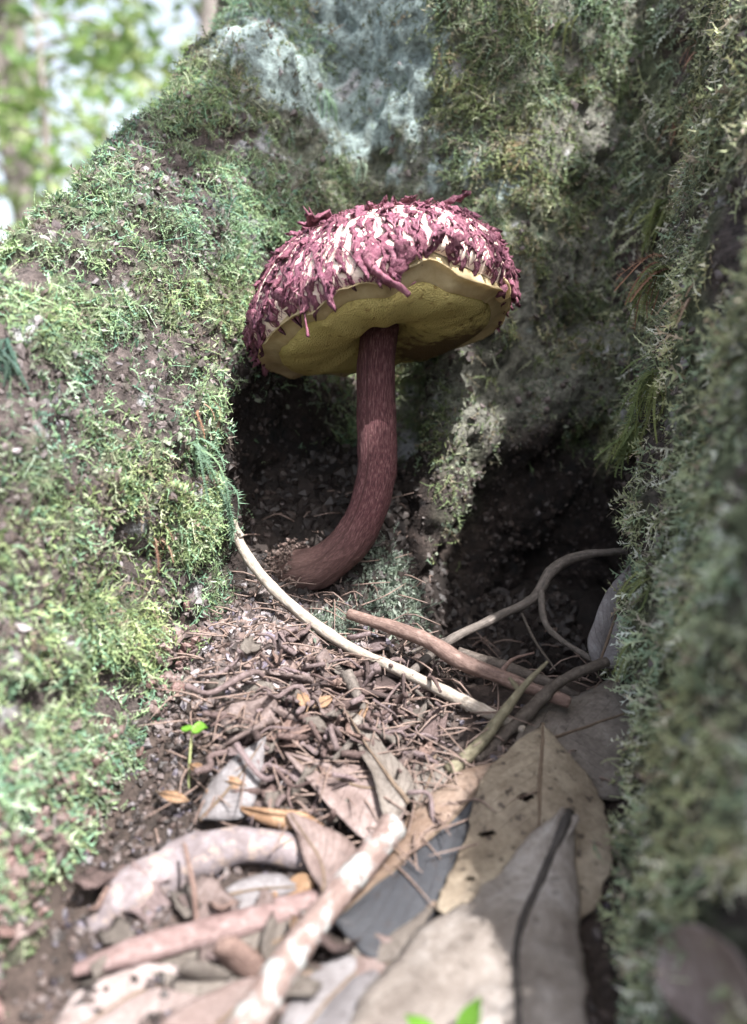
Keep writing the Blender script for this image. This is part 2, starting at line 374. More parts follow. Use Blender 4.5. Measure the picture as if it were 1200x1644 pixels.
LICH = np.clip(blob(TV, at(500, 40, 3.7), (0.45, 0.9, 0.42)) * 1.2 + blob(TV, at(600, 120, 3.6), (0.28, 0.6, 0.3)) * 0.8 + 0.5 * blob(TV, at(760, 290, 3.7), (0.3, 0.6, 0.15)), 0, 1.2)
lf = ss(0.32, 0.5, LICH + 0.22 * nB + 0.15 * nC)[:, None]
bc = bc * (1 - lf) + lf * np.array([0.245, 0.305, 0.295]) * (1 + 0.25 * nC + 0.25 * nB)[:, None]
wh = ss(0.80, 0.96, nB * 0.7 + 0.5 * nA + 0.45 * blob(TV, at(850, 220, 3.7), (0.3, .6, 0.2)) + 0.55 * blob(TV, at(1150, 180, 1.7), (0.3, 0.4, 0.35)))[:, None]
bc = bc * (1 - wh) + wh * np.array([0.36, 0.36, 0.37])
soilz = ss(0.32, -0.05, TV[:, 2] + 0.25 * nA)[:, None] * (TL == 0)[:, None]
bc = bc * (1 - soilz) + soilz * np.array([0.045, 0.034, 0.029]) * (1 + 0.4 * nC)[:, None]
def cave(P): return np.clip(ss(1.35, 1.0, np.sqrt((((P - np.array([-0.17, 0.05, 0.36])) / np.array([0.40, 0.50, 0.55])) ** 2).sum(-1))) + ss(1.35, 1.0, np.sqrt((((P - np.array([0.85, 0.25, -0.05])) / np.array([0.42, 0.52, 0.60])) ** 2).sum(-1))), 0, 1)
cv = cave(TV)[:, None]; bc = bc * (1 - cv) + cv * np.array([0.020, 0.014, 0.012]) * (1 + 0.5 * nC + 0.3 * nB)[:, None]  # dark soil in the hollows, with their shade put into the colour
bc = np.clip(bc, 0.01, 0.8)
old = empty('buttressed_tree', (0.6, 2.5, -0.3), 'old mossy tree trunk with two buttress roots framing the mushroom hollow', 'tree')
ql = np.array(TL)[TQ].max(1)
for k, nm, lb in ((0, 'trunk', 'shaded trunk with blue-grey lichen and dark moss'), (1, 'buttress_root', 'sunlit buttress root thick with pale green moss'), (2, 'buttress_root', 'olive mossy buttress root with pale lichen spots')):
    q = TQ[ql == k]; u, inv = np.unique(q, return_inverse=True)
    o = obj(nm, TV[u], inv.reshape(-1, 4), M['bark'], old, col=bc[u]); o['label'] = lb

# ------------------------------------------------------------------ moss: fronds, cushions, strings
def frond(n, droop, width, wob, seed, leaf=1.0):
    """a feather-moss shoot along +Y, normal +Z, unit length"""
    r = np.random.default_rng(seed); t = np.linspace(0, 1, n)
    C = np.stack([wob * np.sin(t * 3 + r.uniform(0, 6)) * t, t * (1 - 0.12 * droop), 0.35 * t * (1 - t) * 1.2 - droop * t * t * 0.55], 1)
    V, F = [], []
    wd = 0.036 * (1 - 0.6 * t)
    for i in range(n): V += [C[i] + [-wd[i], 0, 0], C[i] + [wd[i], 0, 0.0]]
    for i in range(n - 1): F += [(2 * i, 2 * i + 1, 2 * i + 3), (2 * i, 2 * i + 3, 2 * i + 2)]
    for i in range(n - 1):
        for s in (-1, 1):
            L = leaf * width * (0.55 + 0.6 * math.sin(math.pi * min(1, t[i] * 0.85 + 0.15))) * r.uniform(0.7, 1.2)
            L *= r.uniform(0.5, 1.35); d = np.array([s * L * r.uniform(0.3, 1.1), L * r.uniform(0.3, 1.2), r.uniform(-0.5, 0.9) * L]); p = C[i]; e = np.array([0, 0.55 / n, 0.0])
            k = len(V); V += [p - e * 0.3, p + e, p + d]; F.append((k, k + 1, k + 2) if s < 0 else (k, k + 2, k + 1))
    return np.array(V), np.array(F)
def cushion(seed):
    r = np.random.default_rng(seed); V, F = [], []
    for i in range(4):
        a = r.uniform(0, 6.28); tl = r.uniform(0.1, 0.8); L = r.uniform(0.6, 1.1); b = np.array([r.normal(0, .12), r.normal(0, .12), 0])
        d = np.array([math.cos(a) * tl, math.sin(a) * tl, 1.0]); d *= L / np.linalg.norm(d); s = np.array([-math.sin(a), math.cos(a), 0]) * 0.12
        m = b + d * 0.55 + [0, 0, 0.06]; e = b + d - [0, 0, 0.12 * tl]
        k = len(V); V += [b - s * 0.7, b + s * 0.7, m + s, m - s, e]; F += [(k, k + 1, k + 2), (k, k + 2, k + 3), (k + 3, k + 2, k + 4)]
    return np.array(V), np.array(F)
FROND = [frond(6, dr, 0.19, wb * 2.6, 10 + i) for i, (dr, wb) in enumerate(((0.2, .05), (0.7, .08), (1.1, .04), (0.5, .15), (1.4, .1), (0.9, 0.2)))]
STRING = [frond(7, dr, 0.11, wb * 1.3, 40 + i) for i, (dr, wb) in enumerate(((0.3, .25), (1.0, .2), (1.5, .3), (0.7, .4)))]
CUSH = [cushion(60 + i) for i in range(5)]

tq = TQ; tri = np.vstack([tq[:, [0, 1, 2]], tq[:, [0, 2, 3]]])
tc_ = TV[tri].mean(1); tn_ = np.cross(TV[tri[:, 1]] - TV[tri[:, 0]], TV[tri[:, 2]] - TV[tri[:, 0]]); ta_ = np.linalg.norm(tn_, axis=1) / 2
view = CAM - tc_; vd = np.linalg.norm(view, axis=1); facing = (tn_ / (2 * ta_[:, None] + 1e-12) * view / vd[:, None]).sum(1)
_px, _py, _d = proj(tc_); tl2_ = TL[tri[:, 0]]
okt = ((facing > -0.35) | ((facing > -0.75) & (tl2_ == 2))) & (_d > 0.35) & (_px > -350) & (_px < 1550) & (_py > -250) & (_py < 1900)
tnz_ = tn_[:, 2] / (2 * ta_ + 1e-12); tl_ = TL[tri[:, 0]]; tp_ = PIT[tri[:, 0]]

def scatter(n, dens):
    """n random points on the tree's surface, chance by dens(P, label)"""
    wgt = ta_ * okt * dens(tc_, tl_) * (1 - 0.85 * tp_); wgt = wgt / wgt.sum(); i = rng.choice(len(tri), n, p=wgt)
    u = rng.random((n, 2)); k = u.sum(1) > 1; u[k] = 1 - u[k]
    P = TV[tri[i, 0]] * (1 - u.sum(1))[:, None] + TV[tri[i, 1]] * u[:, :1] + TV[tri[i, 2]] * u[:, 1:]
    N = TN[tri[i, 0]] + TN[tri[i, 1]] + TN[tri[i, 2]]; N /= np.linalg.norm(N, axis=1)[:, None]
    return P, N, tl_[i]
def instance(P, A, Nn, size, temps, colr, tip=1.25):
    """join copies of small templates: A growth direction, Nn outward side"""
    n = len(P); A = A / np.linalg.norm(A, axis=1)[:, None]; X = np.cross(A, Nn); X /= np.linalg.norm(X, axis=1)[:, None] + 1e-9; Z = np.cross(X, A)
    which = rng.integers(0, len(temps), n); VV, FF, CC = [], [], []; off = 0
    for k, (tv, tf) in enumerate(temps):
        s = np.where(which == k)[0]
        if not len(s): continue
        W = size[s, None, None] * (tv[None, :, :1] * X[s, None] + tv[None, :, 1:2] * A[s, None] + tv[None, :, 2:] * Z[s, None]) + P[s, None]
        VV.append(W.reshape(-1, 3)); FF.append((tf[None] + (np.arange(len(s)) * len(tv))[:, None, None]).reshape(-1, 3) + off); off += len(s) * len(tv)
        g_ = 1 + (tip - 1) * np.clip(tv[:, 1], 0, 1); CC.append((colr[s, None] * g_[None, :, None]).reshape(-1, 3))
    return np.vstack(VV), np.vstack(FF), np.clip(np.vstack(CC), 0.003, 0.9)
def pick(n, cols, wts):
    c = np.array(cols)[rng.choice(len(cols), n, p=np.array(wts) / sum(wts))]; return c * rng.uniform(0.75, 1.3, (n, 1))
GRN = [(0.165, 0.24, 0.125), (0.195, 0.255, 0.13), (0.135, 0.23, 0.15), (0.29, 0.345, 0.24), (0.17, 0.145, 0.12)]
DRK = [(0.10, 0.135, 0.062), (0.125, 0.155, 0.075), (0.10, 0.14, 0.095), (0.16, 0.14, 0.095), (0.25, 0.27, 0.19)]
OLV = [(0.28, 0.31, 0.18), (0.33, 0.35, 0.22), (0.50, 0.50, 0.42), (0.22, 0.28, 0.18), (0.33, 0.28, 0.22)]
DOWN = np.array([0, 0, -1.0])
patchf = lambda P, s, th, f=4.0: ss(th - 0.18, th + 0.22, fbm(P, f, 3, s))
def not_lichen(P): return 1 - 0.93 * ss(0.3, 0.5, np.clip(blob(P, at(500, 40, 3.7), (0.45, 0.9, 0.42)) * 1.2 + blob(P, at(600, 120, 3.6), (0.28, 0.6, 0.3)) * 0.7, 0, 1.2))
def moss(name, label, n, dens, temps, size, cols, wts, out, down, rand, tip=1.3, hue=None):
    P, N, L = scatter(n, dens)
    A = N * rng.uniform(out[0], out[1], (n, 1)) + DOWN * rng.uniform(down[0], down[1], (n, 1)) + rng.normal(0, rand, (n, 3))
    flow = np.stack([fbm(P, 3, 2, 301), fbm(P, 3, 2, 302), fbm(P, 3, 2, 303)], 1) * 0.5; A = A + flow
    sz = rng.uniform(size[0], size[1], n) * (0.8 + 0.4 * (fbm(P, 5, 2, 401) * 0.5 + 0.5))
    c = pick(n, cols, wts) * (1 + 0.3 * fbm(P, 6, 2, 411))[:, None]
    h = fbm(P, 3.0, 2, 421)[:, None]; c = c * (1 + h * np.array([0.14, 0.04, -0.10]))
    V, F, C = instance(P - N * 0.008, A, N, sz, temps, c, tip)
    o = obj(name, V, F, M['moss'], old, smooth=False, col=C); o['label'] = label; o['kind'] = 'stuff'; return o
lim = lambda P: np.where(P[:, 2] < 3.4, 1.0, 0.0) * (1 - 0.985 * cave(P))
moss('feather_moss', 'pale green feather moss on the sunlit root', 42000,
     lambda P, L: (L == 1) * lim(P) * (0.16 + patchf(P, 501, -0.12)) * (1 - 0.75 * ss(0.35, 0.75, tnz_)) * ss(-0.5, -0.2, P[:, 2]), FROND + STRING, (0.028, 0.078), GRN, (4, 4, 3, 2.5, 1.2), (0.5, 1.1), (0.2, 0.8), 0.75)
moss('cushion_moss', 'short fine moss on the root crest', 26000,
     lambda P, L: (L == 1) * lim(P) * (0.6 + 0.6 * patchf(P, 511, 0.0, 6)) * not_lichen(P), CUSH, (0.018, 0.042), GRN + [(0.13, 0.105, 0.095), (0.20, 0.17, 0.17)], (3, 3, 2, 2.5, 2, 2, 1.5), (0.8, 1.2), (0.0, 0.5), 0.4)
moss('trunk_moss', 'dark green moss hanging on the trunk', 20000,
     lambda P, L: (L == 0) * lim(P) * (0.05 + patchf(P, 521, 0.02)) * not_lichen(P) * ss(0.15, 0.9, P[:, 2] + 0.3 * (P[:, 0] > 0.2)), FROND + STRING[:2], (0.04, 0.085), DRK, (4, 4, 2, 2, 1.5), (0.4, 1.0), (0.3, 1.0), 0.5)
moss('trunk_fuzz', 'thin grey-green fuzz on the trunk', 30000,
     lambda P, L: (L == 0) * lim(P) * (0.3 + patchf(P, 531, 0.05, 7)) * (0.15 + 0.85 * not_lichen(P)) * ss(-0.1, 0.45, P[:, 2]), CUSH, (0.016, 0.034), DRK + [(0.24, 0.25, 0.20)], (3, 3, 2, 2, 3, 4), (0.8, 1.2), (0.0, 0.5), 0.4)
moss('olive_moss', 'olive hanging moss on the shaded root', 24000,
     lambda P, L: (L == 2) * lim(P) * (0.12 + 0.5 * (P[:, 2] < 0.6) + patchf(P, 541, -0.15)), FROND + STRING[:1], (0.05, 0.10), OLV, (4, 3, 2, 3, 1), (0.4, 1.0), (0.3, 1.1), 0.5)

# ================================================================== THE MUSHROOM
def mush_stem_mat():
    m, nt, b, out = mat_new('stem_skin'); L = nt.links; tc = nn(nt, 'ShaderNodeTexCoord')
    mp = nn(nt, 'ShaderNodeMapping'); mp.inputs['Scale'].default_value = (85, 42, 1); L.new(tc.outputs['UV'], mp.inputs[0])
    n1 = nn(nt, 'ShaderNodeTexNoise', Scale=1.0, Detail=6.0, Roughness=0.7); L.new(mp.outputs[0], n1.inputs['Vector'])
    n2 = nn(nt, 'ShaderNodeTexNoise', Scale=70.0, Detail=5.0); L.new(tc.outputs['Object'], n2.inputs['Vector'])
    c = ramp(nt, n1.outputs[0], [(0.34, (0.036, 0.012, 0.016)), (0.5, (0.095, 0.036, 0.040)), (0.64, (0.20, 0.105, 0.104))]).outputs[0]
    sx = nn(nt, 'ShaderNodeSeparateXYZ'); L.new(tc.outputs['UV'], sx.inputs[0])
    f = ramp(nt, sx.outputs[1], [(0.55, (1,) * 3), (0.97, (0.15,) * 3)])     # paler, browner towards the base
    c = mixc(nt, f.outputs[0], mixc(nt, n1.outputs[0], (0.11, 0.068, 0.058), (0.25, 0.17, 0.145)), c)
    s2 = ramp(nt, n2.outputs[0], [(0.68, (0,) * 3), (0.74, (1,) * 3)]); c = mixc(nt, nmul(nt, s2.outputs[0], 0.35), c, (0.36, 0.24, 0.19))
    L.new(c, b.inputs['Base Color']); b.inputs['Roughness'].default_value = 0.75; b.inputs['Specular IOR Level'].default_value = 0.25
    bump(nt, n1.outputs[0], b, 1.0, 0.010); return m
def flesh_mat():
    m, nt, b, out = mat_new('cap_flesh'); L = nt.links; tc = nn(nt, 'ShaderNodeTexCoord')
    mp = nn(nt, 'ShaderNodeMapping'); mp.inputs['Scale'].default_value = (46, 5, 1); L.new(tc.outputs['UV'], mp.inputs[0])
    n1 = nn(nt, 'ShaderNodeTexNoise', Scale=1.0, Detail=7.0, Roughness=0.7, Distortion=0.8); L.new(mp.outputs[0], n1.inputs['Vector'])
    n2 = nn(nt, 'ShaderNodeTexNoise', Scale=9.0, Detail=4.0); L.new(tc.outputs['Object'], n2.inputs['Vector'])
    pale = mixc(nt, n2.outputs[0], (0.78, 0.66, 0.52), (0.68, 0.50, 0.48))
    c = mixc(nt, ramp(nt, n1.outputs[0], [(0.60, (0,) * 3), (0.68, (1,) * 3)]).outputs[0], pale, (0.27, 0.085, 0.12))
    L.new(c, b.inputs['Base Color']); b.inputs['Roughness'].default_value = 0.7; b.inputs['Specular IOR Level'].default_value = 0.3
    bump(nt, n1.outputs[0], b, 0.9, 0.012); return m
def scale_mat():
    m, nt, b, out = mat_new('cap_scale'); L = nt.links; tc = nn(nt, 'ShaderNodeTexCoord'); oi = nn(nt, 'ShaderNodeObjectInfo')
    n1 = nn(nt, 'ShaderNodeTexNoise', Scale=7.0, Detail=8.0, Roughness=0.78); L.new(tc.outputs['Object'], n1.inputs['Vector'])
    a = ramp(nt, n1.outputs[0], [(0.32, (0.065, 0.015, 0.030)), (0.5, (0.185, 0.058, 0.098)), (0.68, (0.41, 0.215, 0.265))]).outputs[0]
    b2 = ramp(nt, n1.outputs[0], [(0.32, (0.05, 0.014, 0.026)), (0.5, (0.15, 0.044, 0.070)), (0.68, (0.34, 0.16, 0.185))]).outputs[0]
    c = mixc(nt, oi.outputs['Random'], a, b2); L.new(c, b.inputs['Base Color'])
    b.inputs['Roughness'].default_value = 0.65; b.inputs['Specular IOR Level'].default_value = 0.35
    bump(nt, n1.outputs[0], b, 1.0, 0.010); return m
def pore_mat():
    m, nt, b, out = mat_new('pores'); L = nt.links; tc = nn(nt, 'ShaderNodeTexCoord')
    n1 = nn(nt, 'ShaderNodeTexNoise', Scale=4.5, Detail=6.0, Roughness=0.65, Distortion=0.4); L.new(tc.outputs['Object'], n1.inputs['Vector'])
    n2 = nn(nt, 'ShaderNodeTexVoronoi', Scale=160.0); L.new(tc.outputs['Object'], n2.inputs['Vector'])
    n3 = nn(nt, 'ShaderNodeTexNoise', Scale=38.0, Detail=5.0); L.new(tc.outputs['Object'], n3.inputs['Vector'])
    at_ = nn(nt, 'ShaderNodeAttribute', attribute_name='Col')
    c = mixc(nt, n1.outputs[0], (0.60, 0.48, 0.165), (0.74, 0.63, 0.26))
    c = mixc(nt, ramp(nt, n3.outputs[0], [(0.58, (0,) * 3), (0.7, (0.7,) * 3)]).outputs[0], c, (0.30, 0.18, 0.045))
    sx = nn(nt, 'ShaderNodeSeparateColor'); L.new(at_.outputs[0], sx.inputs[0])
    ad = nn(nt, 'ShaderNodeMath', operation='MULTIPLY_ADD'); L.new(n3.outputs[0], ad.inputs[0]); ad.inputs[1].default_value = 0.7; L.new(sx.outputs[0], ad.inputs[2])
    c = mixc(nt, ramp(nt, ad.outputs[0], [(0.62, (0,) * 3), (0.95, (0.92,) * 3)]).outputs[0], c, (0.13, 0.070, 0.028))
    L.new(c, b.inputs['Base Color']); b.inputs['Roughness'].default_value = 0.75
    bump(nt, n2.outputs[0], b, 0.9, 0.007)
    t = nn(nt, 'ShaderNodeBsdfTranslucent'); L.new(c, t.inputs[0]); mx = nn(nt, 'ShaderNodeMixShader', Fac=0.35)
    L.new(b.outputs[0], mx.inputs[1]); L.new(t.outputs[0], mx.inputs[2]); L.new(mx.outputs[0], out.inputs[0]); return m
def plain_mat(name, c0, c1, scale=20, rough=0.7, trans=0.0, bd=0.006):
    m, nt, b, out = mat_new(name); L = nt.links; tc = nn(nt, 'ShaderNodeTexCoord')
    n1 = nn(nt, 'ShaderNodeTexNoise', Scale=scale, Detail=7.0, Roughness=0.7); L.new(tc.outputs['Object'], n1.inputs['Vector'])
    c = ramp(nt, n1.outputs[0], [(0.35, c0), (0.65, c1)]).outputs[0]
    L.new(c, b.inputs['Base Color']); b.inputs['Roughness'].default_value = rough; b.inputs['Specular IOR Level'].default_value = 0.35; bump(nt, n1.outputs[0], b, 0.7, bd)
    if trans:
        t = nn(nt, 'ShaderNodeBsdfTranslucent'); L.new(c, t.inputs[0]); mx = nn(nt, 'ShaderNodeMixShader', Fac=trans)
        L.new(b.outputs[0], mx.inputs[1]); L.new(t.outputs[0], mx.inputs[2]); L.new(mx.outputs[0], out.inputs[0])
    return m
M['stem'], M['flesh'], M['scale'], M['pore'] = mush_stem_mat(), flesh_mat(), scale_mat(), pore_mat()
M['veil'] = plain_mat('veil', (0.55, 0.42, 0.23), (0.70, 0.58, 0.36), 14, 0.7, 0.35)

SB = at(487, 922, 3.06)
mush = empty('mushroom', SB, 'shaggy maroon-scaled mushroom with yellow pores on a curved dark red stem', 'mushroom')
CC = at(612, 512, 3.0); nrm = Vector((-0.17, 0.27, 0.95)).normalized(); cx_ = Vector((1, 0, 0)); cx_ = (cx_ - nrm * cx_.dot(nrm)).normalized(); cy_ = nrm.cross(cx_)
CB = np.array([cx_[:], cy_[:], nrm[:]])          # rows: right, away, up
RC, HC = 0.500, 0.365
def rim_r(th):
    p = np.stack([np.cos(th) * 1.0, np.sin(th) * 1.0, 0 * th], -1); return RC * (1 + 0.035 * noise(p, 1.6, 5) + 0.02 * noise(p, 5, 6))
def rim_z(th):                                     # wavy, torn edge; the left side hangs lower, the front is notched
    p = np.stack([np.cos(th), np.sin(th), 0 * th], -1)
    return 0.020 * noise(p, 3.0, 8) + 0.012 * noise(p, 9.0, 9) - 0.03 * np.exp(-((np.cos(th) + 1) / 0.5) ** 2) + 0.028 * np.exp(-((th - 4.45) / 0.16) ** 2) + 0.02 * np.exp(-((th - 5.05) / 0.22) ** 2) + 0.045 * np.exp(-((th - 4.95) / 0.42) ** 2) - 0.02 * np.exp(-((th - 4.75) / 0.10) ** 2)
def dome(th, s, lift=0.0):
    """s 0 = top, 1 = rim; cap coordinates -> place coordinates"""
    a = s * math.pi / 2 * 1.06
    rr = np.sin(np.minimum(a, math.pi / 2)) ** 0.92 * rim_r(th) * (1 - 0.06 * np.clip((s - 0.94) / 0.06, 0, 1)) + lift * np.sin(a)
    z = HC * np.cos(a) ** 1.0 * np.sign(1) + rim_z(th) * s ** 6 + lift * np.cos(a)
    z = np.where(a > math.pi / 2, HC * np.cos(a) + rim_z(th) * s ** 6, z)
    p = np.stack([rr * np.cos(th), rr * np.sin(th), z], -1)
    p[..., 2] += 0.012 * noise(p, 7, 14) + 0.018 * noise(p, 3, 15)
    p[..., 0] += 0.10 * np.clip(p[..., 2], 0, 1)
    return CC + p @ CB
nt_, ns_ = 128, 40
th = np.linspace(0, 2 * np.pi, nt_, endpoint=False); S_ = np.linspace(0.015, 1, ns_)
DV = dome(np.broadcast_to(th, (ns_, nt_)), np.broadcast_to(S_[:, None], (ns_, nt_)))
DV = DV.reshape(-1, 3); DF = [tuple(q[::-1]) for q in grid_faces(ns_, nt_, True)]
uv = np.stack(np.broadcast_arrays(th[None] / 6.2832, S_[:, None]), -1).reshape(-1, 2)
DV = np.vstack([DV, dome(np.array([0.0]), np.array([0.0]))]); uv = np.vstack([uv, [0, 0]])
for j in range(nt_): DF.append((len(DV) - 1, j, (j + 1) % nt_))
cap = obj('cap', DV, DF, M['flesh'], mush, uv=uv); cap['label'] = 'domed cap covered in maroon shaggy scales'
# inner side of the cap edge (torn cream veil) and the pore layer
def under(rs, zs_, name, mat, colr=None, edge=False):
    n = len(rs); V = []
    for r_, z_ in zip(rs, zs_):
        rr = rim_r(th) * r_; p = np.stack([rr * np.cos(th), rr * np.sin(th), z_ + rim_z(th) * r_ ** 2.5 + 0.006 * noise(np.stack([np.cos(th) * r_, np.sin(th) * r_, 0 * th], -1), 9, 4) + 0.012 * noise(np.stack([np.cos(th) * r_, np.sin(th) * r_, 0 * th], -1), 3, 41)], -1)
        V.append(CC + p @ CB)
    V = np.array(V).reshape(-1, 3); return V, [tuple(q) for q in grid_faces(n, nt_, True)]
V, F = under([0.93, 0.945, 0.965, 0.95, 0.91, 0.86, 0.815, 0.79], [0.0, -0.044, -0.058, -0.055, -0.050, -0.056, -0.066, -0.062], 'veil', None)
obj('veil', V, F, M['veil'], mush)['label'] = 'torn cream veil along the cap edge'
rs = [0.812, 0.808, 0.80, 0.785, 0.765, 0.73, 0.66, 0.56, 0.46, 0.36, 0.27, 0.20, 0.15, 0.10]
zp = [-0.04, -0.062, -0.074, -0.082, -0.088, -0.094, -0.100, -0.102, -0.098, -0.088, -0.070, -0.045, -0.02, 0.02]
V, F = under(rs, zp, 'pores', None)
Q = (V - CC) @ CB.T
stain = 0.80 * blob(Q[:, :2], (0.20, 0.20), (0.24, 0.16)) + 0.5 * blob(Q[:, :2], (0.33, 0.05), (0.10, 0.22)) + 0.45 * blob(Q[:, :2], (-0.05, -0.08), (0.10, 0.06)) + 0.3 * blob(Q[:, :2], (0.0, 0.0), (0.11, 0.11))
o = obj('pore_surface', V, F, M['pore'], mush, col=np.repeat(np.clip(stain, 0, 1)[:, None], 3, 1)); o['label'] = 'olive yellow pore surface with brown stains'
# stem
st_px = [(612, 520, 3.02, 30), (606, 560, 3.01, 30), (604, 650, 3.0, 31), (606, 720, 2.98, 31.5), (603, 770, 2.97, 31), (588, 825, 2.97, 31), (562, 870, 2.99, 31.5), (526, 903, 3.03, 33), (490, 917, 3.08, 37), (458, 926, 3.18, 42)]
V, F, uv = tube([at(a, b, c) for a, b, c, r_ in st_px], [r_ * c / FPX for a, b, c, r_ in st_px], 110, 56, 0.03, 9, 3, 0.05)
obj('stem', V, F, M['stem'], mush, uv=uv)['label'] = 'curved dark red fibrous stem'

# scales: ragged tongues of torn skin lying down the dome, tips lifted
def scale_mesh(seed):
    r = np.random.default_rng(seed); n, m = 9, 5; L, W = 1.0, r.uniform(0.09, 0.175); top, bot = [], []
    for i in range(n):
        t = i / (n - 1); wd = W * (0.35 + 0.9 * math.sin(math.pi * min(1, 0.12 + t * 0.80)) ** 0.8) * (1 - 0.55 * t ** 3)
        for j in range(m):
            v = j / (m - 1) * 2 - 1
            x = v * wd * (1 + 0.35 * r.normal()) + 0.05 * math.sin(t * 7 + seed); y = t * L + (0.10 * r.normal() if i == n - 1 else 0.02 * r.normal())
            z = 0.07 * (1 - v * v) + 0.065 * r.normal() + 0.12 * t ** 4 * r.uniform(0.1, 1.2) + 0.02
            top.append((x, y, z)); bot.append((x * 0.9, y * 0.985, z - 0.075 - 0.03 * (1 - v * v) - (0.08 if i == 0 else 0)))
    V = np.array(top + bot); k = n * m; F = []
    for q in grid_faces(n, m): F.append(tuple(q)); F.append(tuple(q[::-1] + k))
    per = [j for j in range(m)] + [i * m + m - 1 for i in range(1, n)] + [(n - 1) * m + j for j in range(m - 2, -1, -1)] + [i * m for i in range(n - 2, 0, -1)]
    for a, b in zip(per, per[1:] + per[:1]): F.append((b, a, a + k, b + k))
    return make_mesh('scale', V, F, M['scale'], True)
SM = [scale_mesh(900 + i) for i in range(14)]
NC = 3600; ii = np.arange(NC) + 0.5
c_s = np.minimum(np.arccos(1 - ii / NC * 0.99) / (math.pi / 2), 0.955); c_t = (ii * 2.399963) % (2 * math.pi)
pm = rng.permutation(NC); c_s, c_t = c_s[pm], c_t[pm]
c_p = dome(c_t, c_s); c_Y = dome(c_t, np.minimum(c_s + 0.02, 1)) - dome(c_t, np.maximum(c_s - 0.02, 0.002)); c_X = dome(c_t + 0.02, c_s) - dome(c_t - 0.02, c_s)
c_Z = np.cross(c_X, c_Y); c_Z *= np.sign((c_Z * (c_p - CC)).sum(1))[:, None]
c_Y /= np.linalg.norm(c_Y, axis=1)[:, None]; c_Z /= np.linalg.norm(c_Z, axis=1)[:, None]
c_v = ((CAM - c_p) * c_Z).sum(1) / np.linalg.norm(CAM - c_p, axis=1) > -0.2
placed = np.zeros((0, 3)); shown = 0; rest_V, rest_F = [], []; roff = 0
gapf = noise(np.stack([np.cos(c_t) * 10, np.sin(c_t) * 10, c_s * 2.6], -1), 1.25, 71)
for p, Y, Z, vis, s_, gp in zip(c_p, c_Y, c_Z, c_v, c_s, gapf):
    if gp > 0.42 and 0.2 < s_ < 0.9: continue
    if len(placed) and np.linalg.norm(placed - p, axis=1).min() < (0.0395 if vis else 0.046): continue
    placed = np.vstack([placed, p]); p, Y, Z = Vector(p), Vector(Y), Vector(Z); X = Y.cross(Z).normalized(); L = random.uniform(0.07, 0.135) * (0.55 if s_ < 0.35 else 1.0)
    lift = math.radians(random.gauss(1, 5)) + (math.radians(random.uniform(8, 24)) if s_ < 0.42 and random.random() < 0.35 else 0)
    yaw = random.gauss(0, 0.16)
    B = Matrix((X, Y, Z)).transposed() @ Matrix.Rotation(yaw, 3, 'Z') @ Matrix.Rotation(lift, 3, 'X') @ Matrix.Rotation(random.gauss(0, 0.35), 3, 'Y')
    k = random.randrange(len(SM)); S3 = (L * random.uniform(0.8, 1.3), L, L * random.uniform(0.5, 0.95))
    if vis and shown < 298:
        shown += 1
        o = bpy.data.objects.new('scale', SM[k]); COL.objects.link(o); o.parent = cap
        Mx = B.to_4x4() @ Matrix.Diagonal((*S3, 1)); Mx.translation = p - Vector(SB) - Y * L * 0.45 - Z * 0.004; o.matrix_local = Mx
    else:
        v = np.array([x.co[:] for x in SM[k].vertices]) * np.array(S3); v = v @ np.array(B.transposed()) + np.array(p - Y * L * 0.45)
        rest_V.append(v); rest_F += [tuple(a + roff for a in pl.vertices) for pl in SM[k].polygons]; roff += len(v)
if rest_V: o = obj('small_scales', np.vstack(rest_V), rest_F, M['scale'], cap); o['kind'] = 'stuff'
# fine fibres between the scales
fb = []; 
NF = 2600; tt = rng.uniform(0, 6.2832, NF); s0 = np.arccos(1 - rng.random(NF) * 0.98) / (math.pi / 2); ln = rng.uniform(0.02, 0.07, NF); dev = rng.normal(0, 0.05, NF)
wdt = rng.uniform(0.0015, 0.005, NF); VV = []
kf = (noise(np.stack([np.cos(tt) * 10, np.sin(tt) * 10, s0 * 2.6], -1), 1.25, 71) < 0.2) | (rng.random(NF) < 0.3); tt, s0, ln, dev, wdt = tt[kf], s0[kf], ln[kf], dev[kf], wdt[kf]; NF = len(tt)
for i in range(4):
    f = i / 3; P_ = dome(tt + dev * f / np.maximum(s0, 0.15), np.minimum(s0 + ln * f * 2, 1.0), 0.006 + 0.012 * math.sin(f * 3.1) * rng.random(NF) + (0.025 * rng.random(NF) ** 3 if i == 3 else 0))
    Sd = dome(tt + dev * f / np.maximum(s0, 0.15) + 0.01, np.minimum(s0 + ln * f * 2, 1.0), 0.006) - dome(tt + dev * f / np.maximum(s0, 0.15) - 0.01, np.minimum(s0 + ln * f * 2, 1.0), 0.006)
    Sd /= np.linalg.norm(Sd, axis=1)[:, None] + 1e-9; k = (wdt * (1 - 0.75 * f))[:, None]; VV += [P_ - Sd * k, P_ + Sd * k]
VV = np.stack(VV, 1).reshape(-1, 3); tf = np.array([(0, 1, 3, 2), (2, 3, 5, 4), (4, 5, 7, 6)]); FF_ = (tf[None] + (np.arange(NF) * 8)[:, None, None]).reshape(-1, 4)
o = obj('fibres', VV, FF_, M['scale'], cap, smooth=False); o['kind'] = 'stuff'
